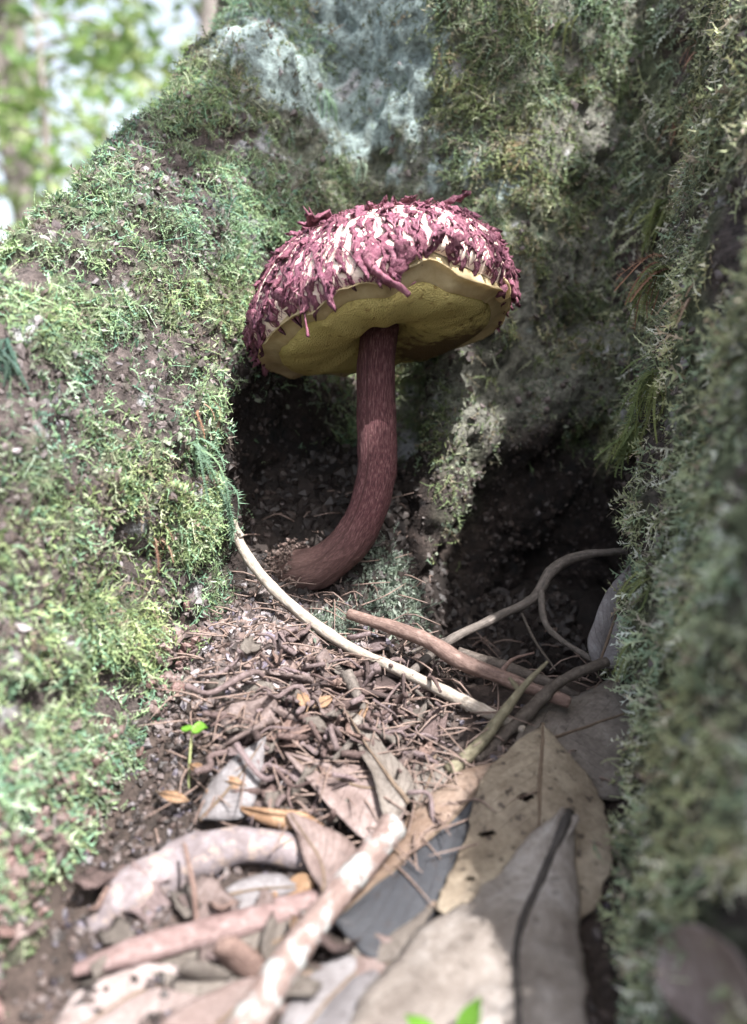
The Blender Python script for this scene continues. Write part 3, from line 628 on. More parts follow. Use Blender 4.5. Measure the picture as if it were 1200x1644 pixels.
# hanging shreds of the torn edge
def shred(pts, rad, seed):
    V, F, uv = tube([at(*p) for p in pts], rad, 26, 12, 0.55, 34, seed, flat=0.5); return obj('veil_shred', V, F, M['scale'], mush)
shred([(600, 432, 2.50), (625, 452, 2.50), (645, 462, 2.50), (657, 474, 2.5)], [0.030, 0.026, 0.014, 0.016], 3)
shred([(660, 458, 2.50), (668, 452, 2.50)], [0.006, 0.004], 4)
shred([(486, 470, 2.60), (489, 500, 2.6), (491, 518, 2.6), (495, 540, 2.6)], [0.016, 0.010, 0.008, 0.013], 5)
shred([(440, 505, 2.75), (412, 530, 2.86), (392, 545, 2.92)], [0.02, 0.018, 0.010], 6)
shred([(800, 440, 2.80), (818, 455, 2.84), (826, 478, 2.86)], [0.022, 0.022, 0.008], 7)
shred([(770, 450, 2.86), (772, 480, 2.90), (768, 505, 2.92)], [0.018, 0.012, 0.006], 8)
V, F, uv = tube([at(790, 440, 2.78), at(806, 462, 2.82), at(802, 484, 2.86)], [0.035, 0.045, 0.015], 24, 16, 0.25, 12, 9, flat=0.25)
obj('veil_flap', V, F, M['veil'], mush)['label'] = 'pale torn flap at the cap edge'
# crumbly pale collar where the stem leaves the soil
NB = 1100; Vc, Fc, off = [], [], 0
import bmesh
bm = bmesh.new(); bmesh.ops.create_icosphere(bm, subdivisions=1, radius=1.0); ico_v = np.array([v.co[:] for v in bm.verts]); ico_f = np.array([[v.index for v in f.verts] for f in bm.faces]); bm.free()
def crumbs(P, size, colr, seed=0):
    n = len(P); r = np.random.default_rng(seed); sc = size[:, None, None] * r.uniform(0.55, 1.35, (n, 1, 3)); V = ico_v[None] * sc * (1 + 0.34 * r.normal(size=(n, len(ico_v), 1)))
    a = r.normal(size=(n, 4)); a /= np.linalg.norm(a, axis=1)[:, None]; q0, q1, q2, q3 = a.T
    Rm = np.stack([np.stack([1 - 2 * (q2 * q2 + q3 * q3), 2 * (q1 * q2 - q3 * q0), 2 * (q1 * q3 + q2 * q0)], -1), np.stack([2 * (q1 * q2 + q3 * q0), 1 - 2 * (q1 * q1 + q3 * q3), 2 * (q2 * q3 - q1 * q0)], -1), np.stack([2 * (q1 * q3 - q2 * q0), 2 * (q2 * q3 + q1 * q0), 1 - 2 * (q1 * q1 + q2 * q2)], -1)], 1)
    V = np.einsum('nij,nkj->nki', Rm, V) + P[:, None]
    F = (ico_f[None] + (np.arange(n) * len(ico_v))[:, None, None]).reshape(-1, 3)
    return V.reshape(-1, 3), F, np.repeat(colr, len(ico_v), 0)
a = rng.uniform(0, 6.28, NB); e = at(466, 922, 3.13); ax = at(484, 918, 3.08) - at(522, 902, 3.02); ax /= np.linalg.norm(ax); u_ = np.cross(ax, [0, 0, 1]); u_ /= np.linalg.norm(u_); v_ = np.cross(ax, u_)
P_ = e + (np.cos(a)[:, None] * u_ + np.sin(a)[:, None] * v_) * (0.088 + 0.04 * rng.random((NB, 1)) ** 2) + ax * (0.16 * rng.random((NB, 1)) - 0.09)
V, F, C = crumbs(P_, rng.uniform(0.002, 0.0085, NB), np.clip(np.array([0.13, 0.092, 0.078]) * rng.uniform(0.6, 1.4, (NB, 1)), 0, 1), 3)
o = obj('stem_base', V, F, M['crumb'], mush, col=C, smooth=False); o['label'] = 'crumbly pale base where the stem leaves the soil'; o['kind'] = 'stuff'

# ================================================================== LEAVES LYING IN THE HOLLOW
def leaf(name, label, mid, left, right, mat, cat='leaf', group=None, wave=0.010, thick=0.005, rib=0.007, ribmat=None, holes=(), N=44, K=19, bulge=0.015, dep=False, seed=0):
    """outline lines given as (photo x, photo y, height over the ground); each line runs from the stalk end to the tip"""
    f = (lambda p: at(*p)) if dep else (lambda p: atg(*p))
    mp_ = catmull([f(p) for p in mid], N); l = catmull([f(p) for p in [mid[0]] + left + [mid[-1]]], N); r_ = catmull([f(p) for p in [mid[0]] + right + [mid[-1]]], N)
    v = np.linspace(0, 1, K); G = np.zeros((N, K, 3))
    for j, t in enumerate(v):
        G[:, j] = l * (1 - 2 * t) + mp_ * 2 * t if t <= 0.5 else mp_ * (2 - 2 * t) + r_ * (2 * t - 1)
    u = np.linspace(0, 1, N)
    edge = (np.abs(v - 0.5) * 2) ** 6
    du = np.gradient(G, axis=0); dv = np.gradient(G, axis=1); n = np.cross(du, dv); n /= np.linalg.norm(n, axis=-1)[..., None] + 1e-9
    n *= np.sign(n[..., 2:].mean()); 
    G = G + n * (wave * fbm(G, 6, 3, seed + 50) + bulge * (4 * np.abs(v - 0.5) * (1 - np.abs(v - 0.5) * 2))[None] )[..., None]
    G = G + (G - mp_[:, None]) * (0.05 * fbm(G, 22, 2, seed + 7) * edge[None])[..., None]
    up = G.reshape(-1, 3); dn = (G - n * thick).reshape(-1, 3); k = N * K
    gf = grid_faces(N, K); mask = np.ones(len(gf), bool)
    ctr = up[gf].mean(1)
    for hx, hy, hr, hq in holes:
        px_, py_, _ = proj(ctr); mask &= ~((((px_ - hx) / hr) ** 2 + ((py_ - hy) / hq) ** 2) < 1 + 0.5 * noise(ctr, 60, 3))
    gf = gf[mask]; F = [tuple(q) for q in gf] + [tuple(q[::-1] + k) for q in gf]
    ed = {}
    for q in gf:
        for a, b in zip(q, np.roll(q, -1)): ed[(int(a), int(b))] = 1
    for a, b in ed:
        if (b, a) not in ed: F.append((b, a, a + k, b + k))
    uv = np.stack(np.broadcast_arrays(u[:, None], v[None]), -1).reshape(-1, 2); uv = np.vstack([uv, uv])
    root = empty(name, [*up.mean(0)[:2], dn[:, 2].min()], label, cat, group)
    obj('blade', np.vstack([up, dn]), F, mat, root, uv=uv)
    if rib:
        c = G[:, K // 2] + n[:, K // 2] * 0.001
        V, F2, uv2 = tube(c[::2], np.linspace(rib, rib * 0.3, len(c[::2])), 40, 8, 0.2, 30, seed); obj('midrib', V, F2, ribmat or M['rib'], root, uv=uv2)
    return root
def on_tree(px_, py_, rad=14):
    a, b, d = proj(TV); k = (np.hypot(a - px_, b - py_) < rad) & (d > 0.4); i = np.where(k)[0]
    if not len(i): return on_tree(px_, py_, rad * 1.6)
    j = i[np.argmin(d[i])]; return TV[j], TN[j]
def DN(px_, py_): return proj(on_tree(px_, py_, 20)[0])[2] - 0.04
M['rib'] = wood_mat('rib', (0.06, 0.04, 0.03), (0.12, 0.085, 0.06), (0.2, 0.15, 0.11))
M['ribdark'] = wood_mat('rib_dark', (0.018, 0.016, 0.016), (0.035, 0.03, 0.028), (0.07, 0.06, 0.055))
M['tan'] = leaf_mat('tan_leaf', (0.115, 0.088, 0.064), (0.20, 0.162, 0.12), (0.29, 0.245, 0.185), 13, 0.85)
M['grey'] = leaf_mat('grey_leaf', (0.11, 0.09, 0.078), (0.185, 0.16, 0.142), (0.28, 0.255, 0.24), 10, 0.4)
M['twotone'] = leaf_mat('two_tone_leaf', (0.085, 0.055, 0.038), (0.15, 0.102, 0.075), (0.22, 0.165, 0.13), 12, 0.4, split=(0.026, 0.027, 0.031))
M['pink'] = leaf_mat('pink_brown_leaf', (0.09, 0.062, 0.056), (0.16, 0.118, 0.108), (0.245, 0.195, 0.185), 12, 0.4)
M['dark'] = leaf_mat('dark_leaf', (0.075, 0.062, 0.054), (0.135, 0.115, 0.10), (0.20, 0.175, 0.155), 12, 0.5)
M['slate'] = leaf_mat('slate_leaf', (0.10, 0.09, 0.092), (0.165, 0.152, 0.155), (0.25, 0.24, 0.25), 14, 0.2)
M['amber'] = leaf_mat('amber_leaf', (0.14, 0.075, 0.04), (0.24, 0.145, 0.085), (0.35, 0.24, 0.155), 9, 0.3)
M['pale'] = leaf_mat('pale_leaf', (0.15, 0.115, 0.105), (0.25, 0.20, 0.19), (0.37, 0.325, 0.315), 9, 0.15)
M['lime'] = leaf_mat('lime_leaf', (0.07, 0.17, 0.02), (0.11, 0.25, 0.03), (0.16, 0.32, 0.05), 8, 0.0, 0.4)

leaf('dry_leaf', 'large dark brown leaf half under the olive moss root', [(820, 1205, .03), (930, 1170, .05), (1090, 1120, .05)], [(850, 1150, .03), (920, 1115, .05), (1010, 1085, .05)], [(900, 1260, .03), (990, 1280, .03), (1090, 1230, .03)], M['dark'], seed=1)
leaf('dry_leaf', 'brown leaf with orange upper half and slate blue lower half', [(800, 1225, .03), (735, 1305, .035), (640, 1390, .04), (535, 1480, .04)], [(735, 1240, .04), (655, 1310, .045), (612, 1390, .04)], [(790, 1300, .02), (735, 1420, .02), (620, 1540, .02)], M['twotone'], seed=2, bulge=0.02)
leaf('dry_leaf', 'large tan leaf with two insect holes and a pointed stalk end', [(872, 1163, .09), (868, 1250, .085), (862, 1345, .075), (820, 1480, .06)], [(828, 1192, .08), (766, 1262, .075), (752, 1340, .065), (706, 1462, .055)], [(908, 1200, .08), (962, 1275, .07), (985, 1370, .06), (930, 1480, .05)], M['tan'], seed=3, holes=((845, 1280, 13, 6), (783, 1338, 16, 5), (757, 1411, 8, 5)), N=110, K=71)
leaf('dry_leaf', 'grey leaf with black split midrib lying on the tan leaf', [(914, 1306, .12), (872, 1405, .11), (832, 1510, .09), (832, 1640, .07), (850, 1800, .06)], [(868, 1342, .11), (760, 1425, .09), (640, 1520, .07), (560, 1640, .05), (560, 1760, .05)], [(922, 1340, .11), (932, 1450, .09), (936, 1560, .08), (945, 1680, .07), (940, 1780, .06)], M['grey'], seed=4, rib=0.014, ribmat=M['ribdark'], bulge=0.03, wave=0.022)
leaf('dry_leaf', 'pinkish brown leaf with a sharp tip in the litter heap', [(660, 1265, .05), (590, 1262, .06), (520, 1240, .07), (457, 1207, .09)], [(655, 1225, .05), (600, 1228, .06), (530, 1228, .08)], [(640, 1325, .03), (590, 1345, .05), (535, 1295, .07)], M['pink'], seed=5)
leaf('dry_leaf', 'narrow folded brown leaf lying across the pinkish brown leaf', [(655, 1290, .075), (620, 1245, .09), (585, 1190, .10), (555, 1140, .09)], [(662, 1255, .07), (625, 1205, .08), (585, 1155, .09)], [(625, 1330, .07), (600, 1250, .085), (575, 1200, .09)], M['dark'], seed=6, bulge=-0.02)
leaf('dry_leaf', 'small pinkish leaf propped between bark pieces and the lichened stick', [(520, 1432, .06), (515, 1385, .07), (462, 1305, .09)], [(492, 1385, .07), (475, 1340, .09)], [(578, 1372, .06), (530, 1335, .08)], M['pink'], seed=7, N=30)
leaf('dry_leaf', 'slate grey leaf beside the green seedling', [(322, 1318, .05), (375, 1262, .06), (428, 1182, .07)], [(328, 1275, .05), (380, 1215, .07)], [(392, 1312, .05), (418, 1250, .07)], M['slate'], seed=8, N=30)
leaf('dry_leaf', 'curled amber leaf edge behind the pale bark root', [(385, 1294, .07), (440, 1310, .075), (525, 1328, .06)], [(440, 1298, .09), (490, 1305, .08)], [(430, 1325, .05), (480, 1332, .05)], M['amber'], seed=9, N=24, rib=0)
leaf('dry_leaf', 'mottled olive brown leaf under the two-toned leaf', [(700, 1210, .03), (690, 1250, .03), (660, 1310, .02)], [(660, 1222, .03), (655, 1260, .03)], [(725, 1235, .02), (705, 1290, .02)], M['dark'], seed=10, N=24)
leaf('dry_leaf', 'brown leaf under the grey leaf at the bottom', [(600, 1500, .03), (640, 1590, .03), (690, 1760, .03)], [(540, 1570, .02), (540, 1700, .02)], [(700, 1530, .03), (780, 1640, .03)], M['pink'], seed=11)
leaf('dry_leaf', 'greenish grey leaf beside the lichened stick', [(610, 1530, .02), (540, 1590, .03), (430, 1720, .03)], [(545, 1530, .02), (470, 1600, .02)], [(600, 1590, .02), (540, 1690, .02)], M['slate'], seed=12)
leaf('dry_leaf', 'whitish pink leaf at the foot of the sunlit root', [(335, 1575, .02), (230, 1590, .02), (60, 1690, .02)], [(250, 1548, .02), (130, 1580, .02)], [(300, 1640, .02), (180, 1720, .02)], M['pale'], seed=13)
leaf('dry_leaf', 'dark leaf fragment between lichened stick and grey leaf', [(700, 1450, .03), (620, 1490, .03), (545, 1525, .03)], [(640, 1450, .03), (570, 1490, .03)], [(650, 1530, .02), (590, 1545, .02)], M['dark'], seed=14)
leaf('dry_leaf', 'pale pinkish leaf at the foot of the olive moss root', [(1060, 1510, DN(1060, 1510)), (1130, 1560, DN(1130, 1560)), (1230, 1630, DN(1210, 1630))], [(1110, 1480, DN(1110, 1480)), (1190, 1530, DN(1190, 1530))], [(1060, 1590, DN(1060, 1590)), (1140, 1660, DN(1140, 1640))], M['pale'], seed=15, dep=True)
leaf('dry_leaf', 'pale grey leaf standing in the dark hollow under the root', [(960, 1075, 2.62), (985, 1000, 2.66), (1012, 905, 2.72)], [(945, 1030, 2.64), (975, 950, 2.7)], [(1010, 1060, 2.6), (1030, 980, 2.64)], M['slate'], dep=True, seed=16, N=26)
leaf('dry_leaf', 'yellowish leaf scrap beside the pink bark strip', [(415, 1455, .03), (450, 1440, .035), (505, 1405, .04)], [(450, 1420, .04), (480, 1400, .04)], [(450, 1458, .02), (500, 1430, .02)], M['amber'], seed=17, N=20, rib=0)
leaf('dry_leaf', 'broad mottled brown leaf under the pink bark strip', [(520, 1475, .015), (400, 1530, .02), (230, 1560, .015)], [(420, 1480, .02), (300, 1515, .02)], [(470, 1560, .01), (330, 1600, .01)], M['dark'], seed=21)
leaf('dry_leaf', 'pinkish leaf lying under the brown lichened stick', [(500, 1560, .02), (380, 1620, .02), (240, 1760, .02)], [(400, 1570, .02), (260, 1640, .02)], [(480, 1640, .015), (380, 1740, .015)], M['pink'], seed=22)
leaf('dry_leaf', 'grey leaf scrap in the dark gap behind the pink bark strip', [(330, 1450, .02), (400, 1430, .03), (480, 1425, .03)], [(390, 1410, .03), (450, 1405, .03)], [(390, 1460, .02), (450, 1450, .02)], M['slate'], seed=23, N=24)
for i, (a, b, c_, lb) in enumerate([((345, 1262), (343, 1282), 14, 'small amber leaflet hanging beside the green seedling'), ((352, 1252), (395, 1262), 10, 'small amber leaflet on the slate grey leaf'), ((330, 1240), (305, 1228), 9, 'small amber leaflet touching the seedling stalk'), ((255, 1272), (300, 1285), 10, 'small amber leaflet at the mossy foot of the root'),
                                 ((482, 1105), (492, 1140), 10, 'small amber leaflet in the soil crumbs'), ((505, 1135), (535, 1118), 9, 'cream and amber leaflet in the soil crumbs'), ((590, 1130), (575, 1170), 9, 'dark red leaflet among the rootlets'), ((470, 1470), (480, 1495), 9, 'small amber leaflet on the pink bark strip')]):
    a, b = np.array(a, float), np.array(b, float); m_ = (a + b) / 2; d = b - a; nn_ = np.array([-d[1], d[0]]) / np.linalg.norm(d) * c_; e_ = d * 0.35
    leaf('leaflet', lb, [(*(a - e_ * .3), .07), (*m_, .08), (*(b + e_ * .3), .07)], [(*(m_ + nn_), .075)], [(*(m_ - nn_), .075)], M['amber'], N=14, K=7, rib=0.002, thick=0.004, seed=70 + i, wave=0.006, bulge=-0.008)

# ================================================================== STICKS AND ROOTS
M['paletwig'] = wood_mat('pale_twig', (0.15, 0.12, 0.10), (0.28, 0.24, 0.20), (0.44, 0.40, 0.36), (10, 8))
M['redstick'] = wood_mat('red_stick', (0.06, 0.038, 0.032), (0.14, 0.09, 0.075), (0.25, 0.18, 0.155), (10, 5))
M['greyroot'] = wood_mat('grey_root', (0.04, 0.034, 0.03), (0.095, 0.08, 0.07), (0.18, 0.155, 0.138), (10, 6))
M['darktwig'] = wood_mat('dark_twig', (0.03, 0.024, 0.02), (0.07, 0.056, 0.047), (0.13, 0.11, 0.095), (9, 9))
M['olivetwig'] = wood_mat('olive_twig', (0.07, 0.06, 0.04), (0.13, 0.115, 0.075), (0.21, 0.19, 0.13), (9, 4))
M['lichenstick'] = wood_mat('lichen_stick', (0.09, 0.06, 0.052), (0.16, 0.112, 0.10), (0.26, 0.20, 0.18), (9, 4), patch=((0.30, 0.31, 0.305), 0.45), bdist=0.012)
M['bluebark'] = wood_mat('grey_violet_bark', (0.085, 0.065, 0.065), (0.15, 0.125, 0.13), (0.22, 0.20, 0.215), (5, 3), patch=((0.27, 0.21, 0.18), 0.42))
M['pinkbark'] = wood_mat('pink_bark', (0.08, 0.05, 0.046), (0.155, 0.105, 0.10), (0.25, 0.19, 0.185), (5, 4))
M['rootlet'] = wood_mat('rootlet', (0.035, 0.026, 0.025), (0.095, 0.072, 0.07), (0.20, 0.165, 0.168), (6, 6), vary=True)
def stick(name, label, pts, wpx, mat, cat='stick', amp=0.18, f=14, seed=0, g=False, n=90, sides=16, twigs=(), flat=1.0):
    P = [atg(*p) for p in pts] if g else [at(*p) for p in pts]
    dd = [proj(p)[2] for p in P]; V, F, uv = tube(P, [w_ * 0.5 * d / FPX for w_, d in zip(wpx, dd)], n, sides, amp, f, seed, flat=flat)
    o = obj(name, V, F, mat, uv=uv); tag(o, label, cat)
    for t in twigs:
        Q = [at(*p) for p in t[0]]; V, F, uv = tube(Q, [w_ * 0.5 * p[2] / FPX for w_, p in zip(t[1], t[0])], 30, 9, 0.2, 20, seed + 3)
        obj('side_twig', V, F, mat, o, uv=uv)
    return o
stick('twig', 'long pale grey twig sloping across from the sunlit root to the tan leaf', [(372, 838, 2.86), (392, 885, 2.84), (430, 935, 2.80), (490, 990, 2.74), (560, 1038, 2.67), (650, 1080, 2.58), (745, 1126, 2.49), (842, 1172, 2.41)], [15, 16, 17, 18, 18, 19, 21, 14], M['paletwig'], amp=0.16, n=140, twigs=[(((388, 862, 2.84), (380, 848, 2.84), (378, 836, 2.84)), (10, 9, 7)), (((742, 1125, 2.49), (752, 1142, 2.48)), (12, 6))])
stick('stick', 'thick reddish brown stick under the pale twig', [(560, 985, 2.76), (600, 998, 2.72), (680, 1025, 2.64), (745, 1064, 2.58), (830, 1096, 2.53), (915, 1128, 2.47)], [16, 21, 24, 26, 23, 18], M['redstick'], amp=0.14, twigs=[(((800, 1088, 2.55), (822, 1060, 2.56), (858, 1048, 2.57)), (9, 6, 4))])
stick('root', 'grey root curving up into the dark hollow', [(530, 1195, 2.46), (580, 1150, 2.53), (640, 1100, 2.62), (720, 1030, 2.74), (800, 990, 2.84), (858, 960, 2.90), (885, 918, 2.96), (930, 893, 3.02), (1010, 884, 3.04)], [16, 16, 16, 15, 15, 16, 17, 15, 11], M['greyroot'], amp=0.14, n=140, twigs=[(((868, 950, 2.9), (876, 1000, 2.82), (905, 1030, 2.75), (960, 1064, 2.63)), (13, 11, 10, 9)), (((740, 1020, 2.77), (690, 1035, 2.74), (655, 1050, 2.72)), (7, 6, 4))])
stick('twig', 'black rough twig ending under the dark brown leaf', [(765, 1222, 2.34), (800, 1190, 2.39), (850, 1142, 2.44), (900, 1095, 2.50), (975, 1062, 2.56)], [20, 22, 21, 18, 15], M['darktwig'], amp=0.22, f=24)
stick('twig', 'olive forked twig tapering upward beside the black twig', [(722, 1240, 2.28), (770, 1195, 2.35), (812, 1140, 2.39), (845, 1098, 2.41), (880, 1062, 2.43)], [24, 21, 16, 11, 5], M['olivetwig'], amp=0.12, twigs=[(((835, 1110, 2.41), (818, 1088, 2.42)), (11, 5))])
stick('stick', 'brown stick with a white lichened broken end', [(632, 1328, .13), (580, 1392, .12), (530, 1452, .11), (470, 1532, .09), (390, 1655, .07), (330, 1760, .05)], [46, 46, 45, 52, 56, 58], M['lichenstick'], amp=0.10, f=12, g=True, n=100, sides=20)
stick('bark_root', 'thick grey violet bark root curving from the mossy foot', [(150, 1490, .0), (210, 1432, .02), (285, 1390, .04), (350, 1366, .05), (430, 1362, .05), (560, 1392, .0)], [50, 78, 80, 66, 60, 40], M['bluebark'], cat='root', amp=0.22, f=7, g=True, n=80, sides=24)
stick('bark_strip', 'flat pink bark strip below the grey violet root', [(120, 1560, .03), (200, 1532, .035), (320, 1500, .04), (440, 1466, .04), (560, 1425, .03)], [30, 54, 60, 56, 24], M['pinkbark'], cat='bark', amp=0.20, f=8, g=True, n=70, sides=20, flat=0.6)
stick('twig', 'thin reddish twig standing against the grey violet root', [(316, 1480, .03), (310, 1420, .10), (296, 1355, .14)], [10, 9, 6], M['redstick'], amp=0.2, g=True, n=30, sides=9)
stick('twig', 'thin twig hanging straight down past the litter heap', [(648, 1082, 2.55), (650, 1130, 2.50), (648, 1180, 2.46), (660, 1228, 2.40)], [7, 8, 8, 4], M['rootlet'], amp=0.25, n=40, sides=9)
stick('twig', 'thin curved twig under the thick reddish stick', [(664, 1105, 2.54), (690, 1130, 2.53), (715, 1160, 2.51), (762, 1182, 2.46)], [7, 7, 6, 4], M['greyroot'], amp=0.25, n=40, sides=9)
stick('twig', 'broken brown twig across the narrow folded leaf', [(556, 1080, 2.52), (575, 1120, 2.48), (598, 1175, 2.42), (622, 1220, 2.36)], [20, 16, 10, 6], M['greyroot'], amp=0.2, n=40, sides=10)
stick('twig', 'splintered pale twig running across the rootlets', [(470, 1222, 2.42), (520, 1190, 2.45), (580, 1160, 2.47)], [15, 17, 10], M['rootlet'], amp=0.2, n=40, sides=10)
stick('twig', 'thin upright dark twig in the hollow behind the sticks', [(838, 985, 2.83), (860, 1030, 2.75), (892, 1075, 2.66)], [4, 5, 4], M['darktwig'], amp=0.2, n=30, sides=7)
stick('root', 'dark grey root half buried in the hollow', [(735, 1050, 2.72), (800, 1070, 2.70), (860, 1090, 2.66), (930, 1120, 2.58)], [22, 26, 24, 16], M['darktwig'], amp=0.15, n=50, sides=12)

# ================================================================== LITTER HEAP: rootlets, bark flakes, crumbs
def rootlet_mesh(seed):
    r = np.random.default_rng(seed); m = 5; P = np.stack([np.linspace(-0.5, 0.5, m), r.normal(0, 0.09, m), r.normal(0, 0.05, m)], 1); rd = r.uniform(0.010, 0.034) * np.array([1, 1.05, 1, 0.85, 0.5]) * r.uniform(0.8, 1.2, m)
    V, F, uv = tube(P, rd, 15, 7, 0.2, 9, seed); return make_mesh('rootlet', V, F, M['rootlet'], True, uv=uv)
def flake_mesh(seed, mat):
    r = np.random.default_rng(seed); n, m = 5, 4; V = []
    W = r.uniform(0.2, 0.4)
    for k in (0, 1):
        for i in range(n):
            for j in range(m):
                t, v = i / (n - 1) - .5, j / (m - 1) * 2 - 1
                V.append((t + (0.08 * r.normal() if i in (0, n - 1) else 0), v * W * (1 - 0.8 * t * t) * (1 + 0.15 * r.normal()), 0.12 * v * v + 0.03 * r.normal() - k * 0.07))
    F = []; 
    for q in grid_faces(n, m): F.append(tuple(q)); F.append(tuple(q[::-1] + n * m))
    per = [j for j in range(m)] + [i * m + m - 1 for i in range(1, n)] + [(n - 1) * m + j for j in range(m - 2, -1, -1)] + [i * m for i in range(n - 2, 0, -1)]
    for a, b in zip(per, per[1:] + per[:1]): F.append((b, a, a + n * m, b + n * m))
    uv = np.array(V)[:, :2] + 0.5
    return make_mesh('bark_flake', V, F, mat, True, uv=uv)
RM = [rootlet_mesh(1000 + i) for i in range(14)]; BM = [flake_mesh(1100 + i, M[('rootlet', 'pink', 'greyroot', 'redstick', 'dark', 'rootlet')[i % 6]]) for i in range(12)]
def heap_pt():
    while True:
        px_, py_ = random.gauss(505, 95), random.gauss(1160, 75)
        if 345 < px_ < 720 and 1010 < py_ < 1310: return px_, py_
for i in range(190):
    px_, py_ = heap_pt(); p = atg(px_, py_, random.uniform(0.0, 0.055)); o = bpy.data.objects.new('rootlet', random.choice(RM)); COL.objects.link(o)
    L = random.uniform(0.07, 0.32); o.location = p; o.scale = (L, L, L); o.rotation_euler = (random.uniform(0, 6.28), random.gauss(0.25, 0.3), random.gauss(1.1, 0.75))
    lb = 'thin rootlet lying in the soil crumbs just under the long pale twig' if py_ < 1085 else 'thin rootlet lying between the green seedling and the slate grey leaf' if px_ < 430 else 'thin rootlet lying beside the thin twig that hangs past the heap' if px_ > 590 else 'thin rootlet tangled in the heap above the sharp-tipped pinkish brown leaf'
    tag(o, lb, 'rootlet', 'rootlets' + lb[12:])
for i in range(106):
    px_, py_ = heap_pt(); 
    if i > 85: px_, py_ = random.uniform(150, 560), random.uniform(1400, 1600)
    p = atg(px_, py_, random.uniform(0.01, 0.05)); me = BM[i % 12]; o = bpy.data.objects.new('bark_flake', me); COL.objects.link(o)
    L = random.uniform(0.05, 0.16); o.location = p; o.scale = (L, L, L); o.rotation_euler = (random.gauss(-0.3, 0.5), random.gauss(0.0, 0.4), random.uniform(0, 6.28))
    lb = 'small bark flake lying around the pink bark strip' if i > 85 else 'small bark flake lying loose among the rootlets of the heap'
    tag(o, lb, 'bark flake', 'bark flakes' + lb[16:])
def ground_scatter(n, xr, yr, fn):
    x, y = rng.uniform(*xr, n * 4), rng.uniform(*yr, n * 4); k = rng.random(n * 4) < fn(x, y); x, y = x[k][:n], y[k][:n]; return np.stack([x, y, ground_h(x, y)], 1)
hp = atg(470, 1060); hp2 = atg(520, 1180)
P_ = ground_scatter(9000, (-0.75, 0.9), (-1.9, 0.55), lambda x, y: 0.10 + np.exp(-((x - hp[0]) / .28) ** 2 - ((y - hp[1]) / .25) ** 2) + 0.6 * np.exp(-((x - hp2[0]) / .3) ** 2 - ((y - hp2[1]) / .3) ** 2) + 0.4 * np.exp(-((x + 0.5) / .2) ** 2) - 0.3 * (y > -0.05) - 0.5 * ((x > 0.15) & (y > -0.6)))
sz = rng.uniform(0.004, 0.013, len(P_)) * (1 + 0.7 * np.exp(-((P_[:, 0] - hp[0]) / .3) ** 2 - ((P_[:, 1] - hp[1]) / .25) ** 2))
cc = (0.45 + 0.75 * np.exp(-((P_[:, 0] - hp[0]) / .35) ** 2 - ((P_[:, 1] - hp[1]) / .3) ** 2))[:, None] * pick(len(P_), [(0.12, 0.085, 0.075), (0.17, 0.135, 0.13), (0.05, 0.038, 0.035), (0.25, 0.225, 0.235), (0.14, 0.12, 0.15)], (4, 3, 4, 0.7, 1.2))
V, F, C = crumbs(P_ + np.array([0, 0, 0.004]), sz, np.clip(cc, 0, 0.8), 5)
tag(obj('soil_crumbs', V, F, M['crumb'], col=C, smooth=False, origin=(0, 0, 0)), 'dark and grey soil crumbs around the litter heap', 'soil', kind='stuff')
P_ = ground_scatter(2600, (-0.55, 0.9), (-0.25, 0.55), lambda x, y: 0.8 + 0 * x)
V, F, C = crumbs(P_, rng.uniform(0.006, 0.026, len(P_)), np.clip(pick(len(P_), [(0.022, 0.016, 0.014), (0.014, 0.010, 0.009), (0.04, 0.03, 0.026)], (3, 3, 1)), 0, .8), 15)  # earth tones lowered to paint in the shade of the hollow floor
tag(obj('loose_earth', V, F, M['crumb'], col=C, smooth=False, origin=(0, 0, 0)), 'dark loose earth on the floor of the hollow behind the stem, with shade painted in', 'soil', kind='stuff')
# reddish earth nodules pushed up at the foot of the sunlit root, and soil crumbs in the cave wall
P1, N1, _ = scatter(700, lambda P, L: (L == 1) * (blob(P, at(160, 1320, 1.9), (0.14, 0.2, 0.10)) + blob(P, at(120, 1560, 1.6), (0.14, 0.2, 0.06)) + 0.5 * blob(P, at(310, 1090, 2.6), (0.12, 0.2, 0.12)) ))
V, F, C = crumbs(P1 + N1 * 0.01, rng.uniform(0.006, 0.018, len(P1)), np.clip(pick(len(P1), [(0.13, 0.08, 0.072), (0.10, 0.07, 0.064), (0.16, 0.115, 0.108), (0.07, 0.05, 0.046)], (3, 3, 2, 2)), 0, .8), 6)
o = obj('earth_nodules', V, F, M['crumb'], old, col=C, smooth=False); o['kind'] = 'stuff'; o['label'] = 'reddish earth nodules at the foot of the sunlit root'
P1, N1, _ = scatter(7000, lambda P, L: (L == 1) * lim(P) * (1.1 - patchf(P, 501, -0.12)) + 0.35 * (L == 0) * lim(P) * not_lichen(P) + 0.3 * (L == 2) * lim(P))
V, F, C = crumbs(P1, rng.uniform(0.004, 0.017, len(P1)), np.clip(pick(len(P1), [(0.085, 0.068, 0.066), (0.13, 0.105, 0.105), (0.055, 0.045, 0.04), (0.19, 0.17, 0.175), (0.12, 0.135, 0.095)], (3, 2, 3, 1, 2)), 0, .8), 18)
o = obj('bark_crust', V, F, M['crumb'], old, col=C, smooth=False); o['kind'] = 'stuff'; o['label'] = 'crumbly grey brown bark crust between the moss'
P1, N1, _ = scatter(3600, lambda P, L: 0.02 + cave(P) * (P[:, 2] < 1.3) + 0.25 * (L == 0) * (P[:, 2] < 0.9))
V, F, C = crumbs(P1, rng.uniform(0.004, 0.014, len(P1)), np.clip(pick(len(P1), [(0.03, 0.021, 0.018), (0.02, 0.014, 0.012), (0.055, 0.041, 0.036)], (3, 3, 1)), 0, .8), 8)  # wall earth, the hollow's shade mixed into its tones
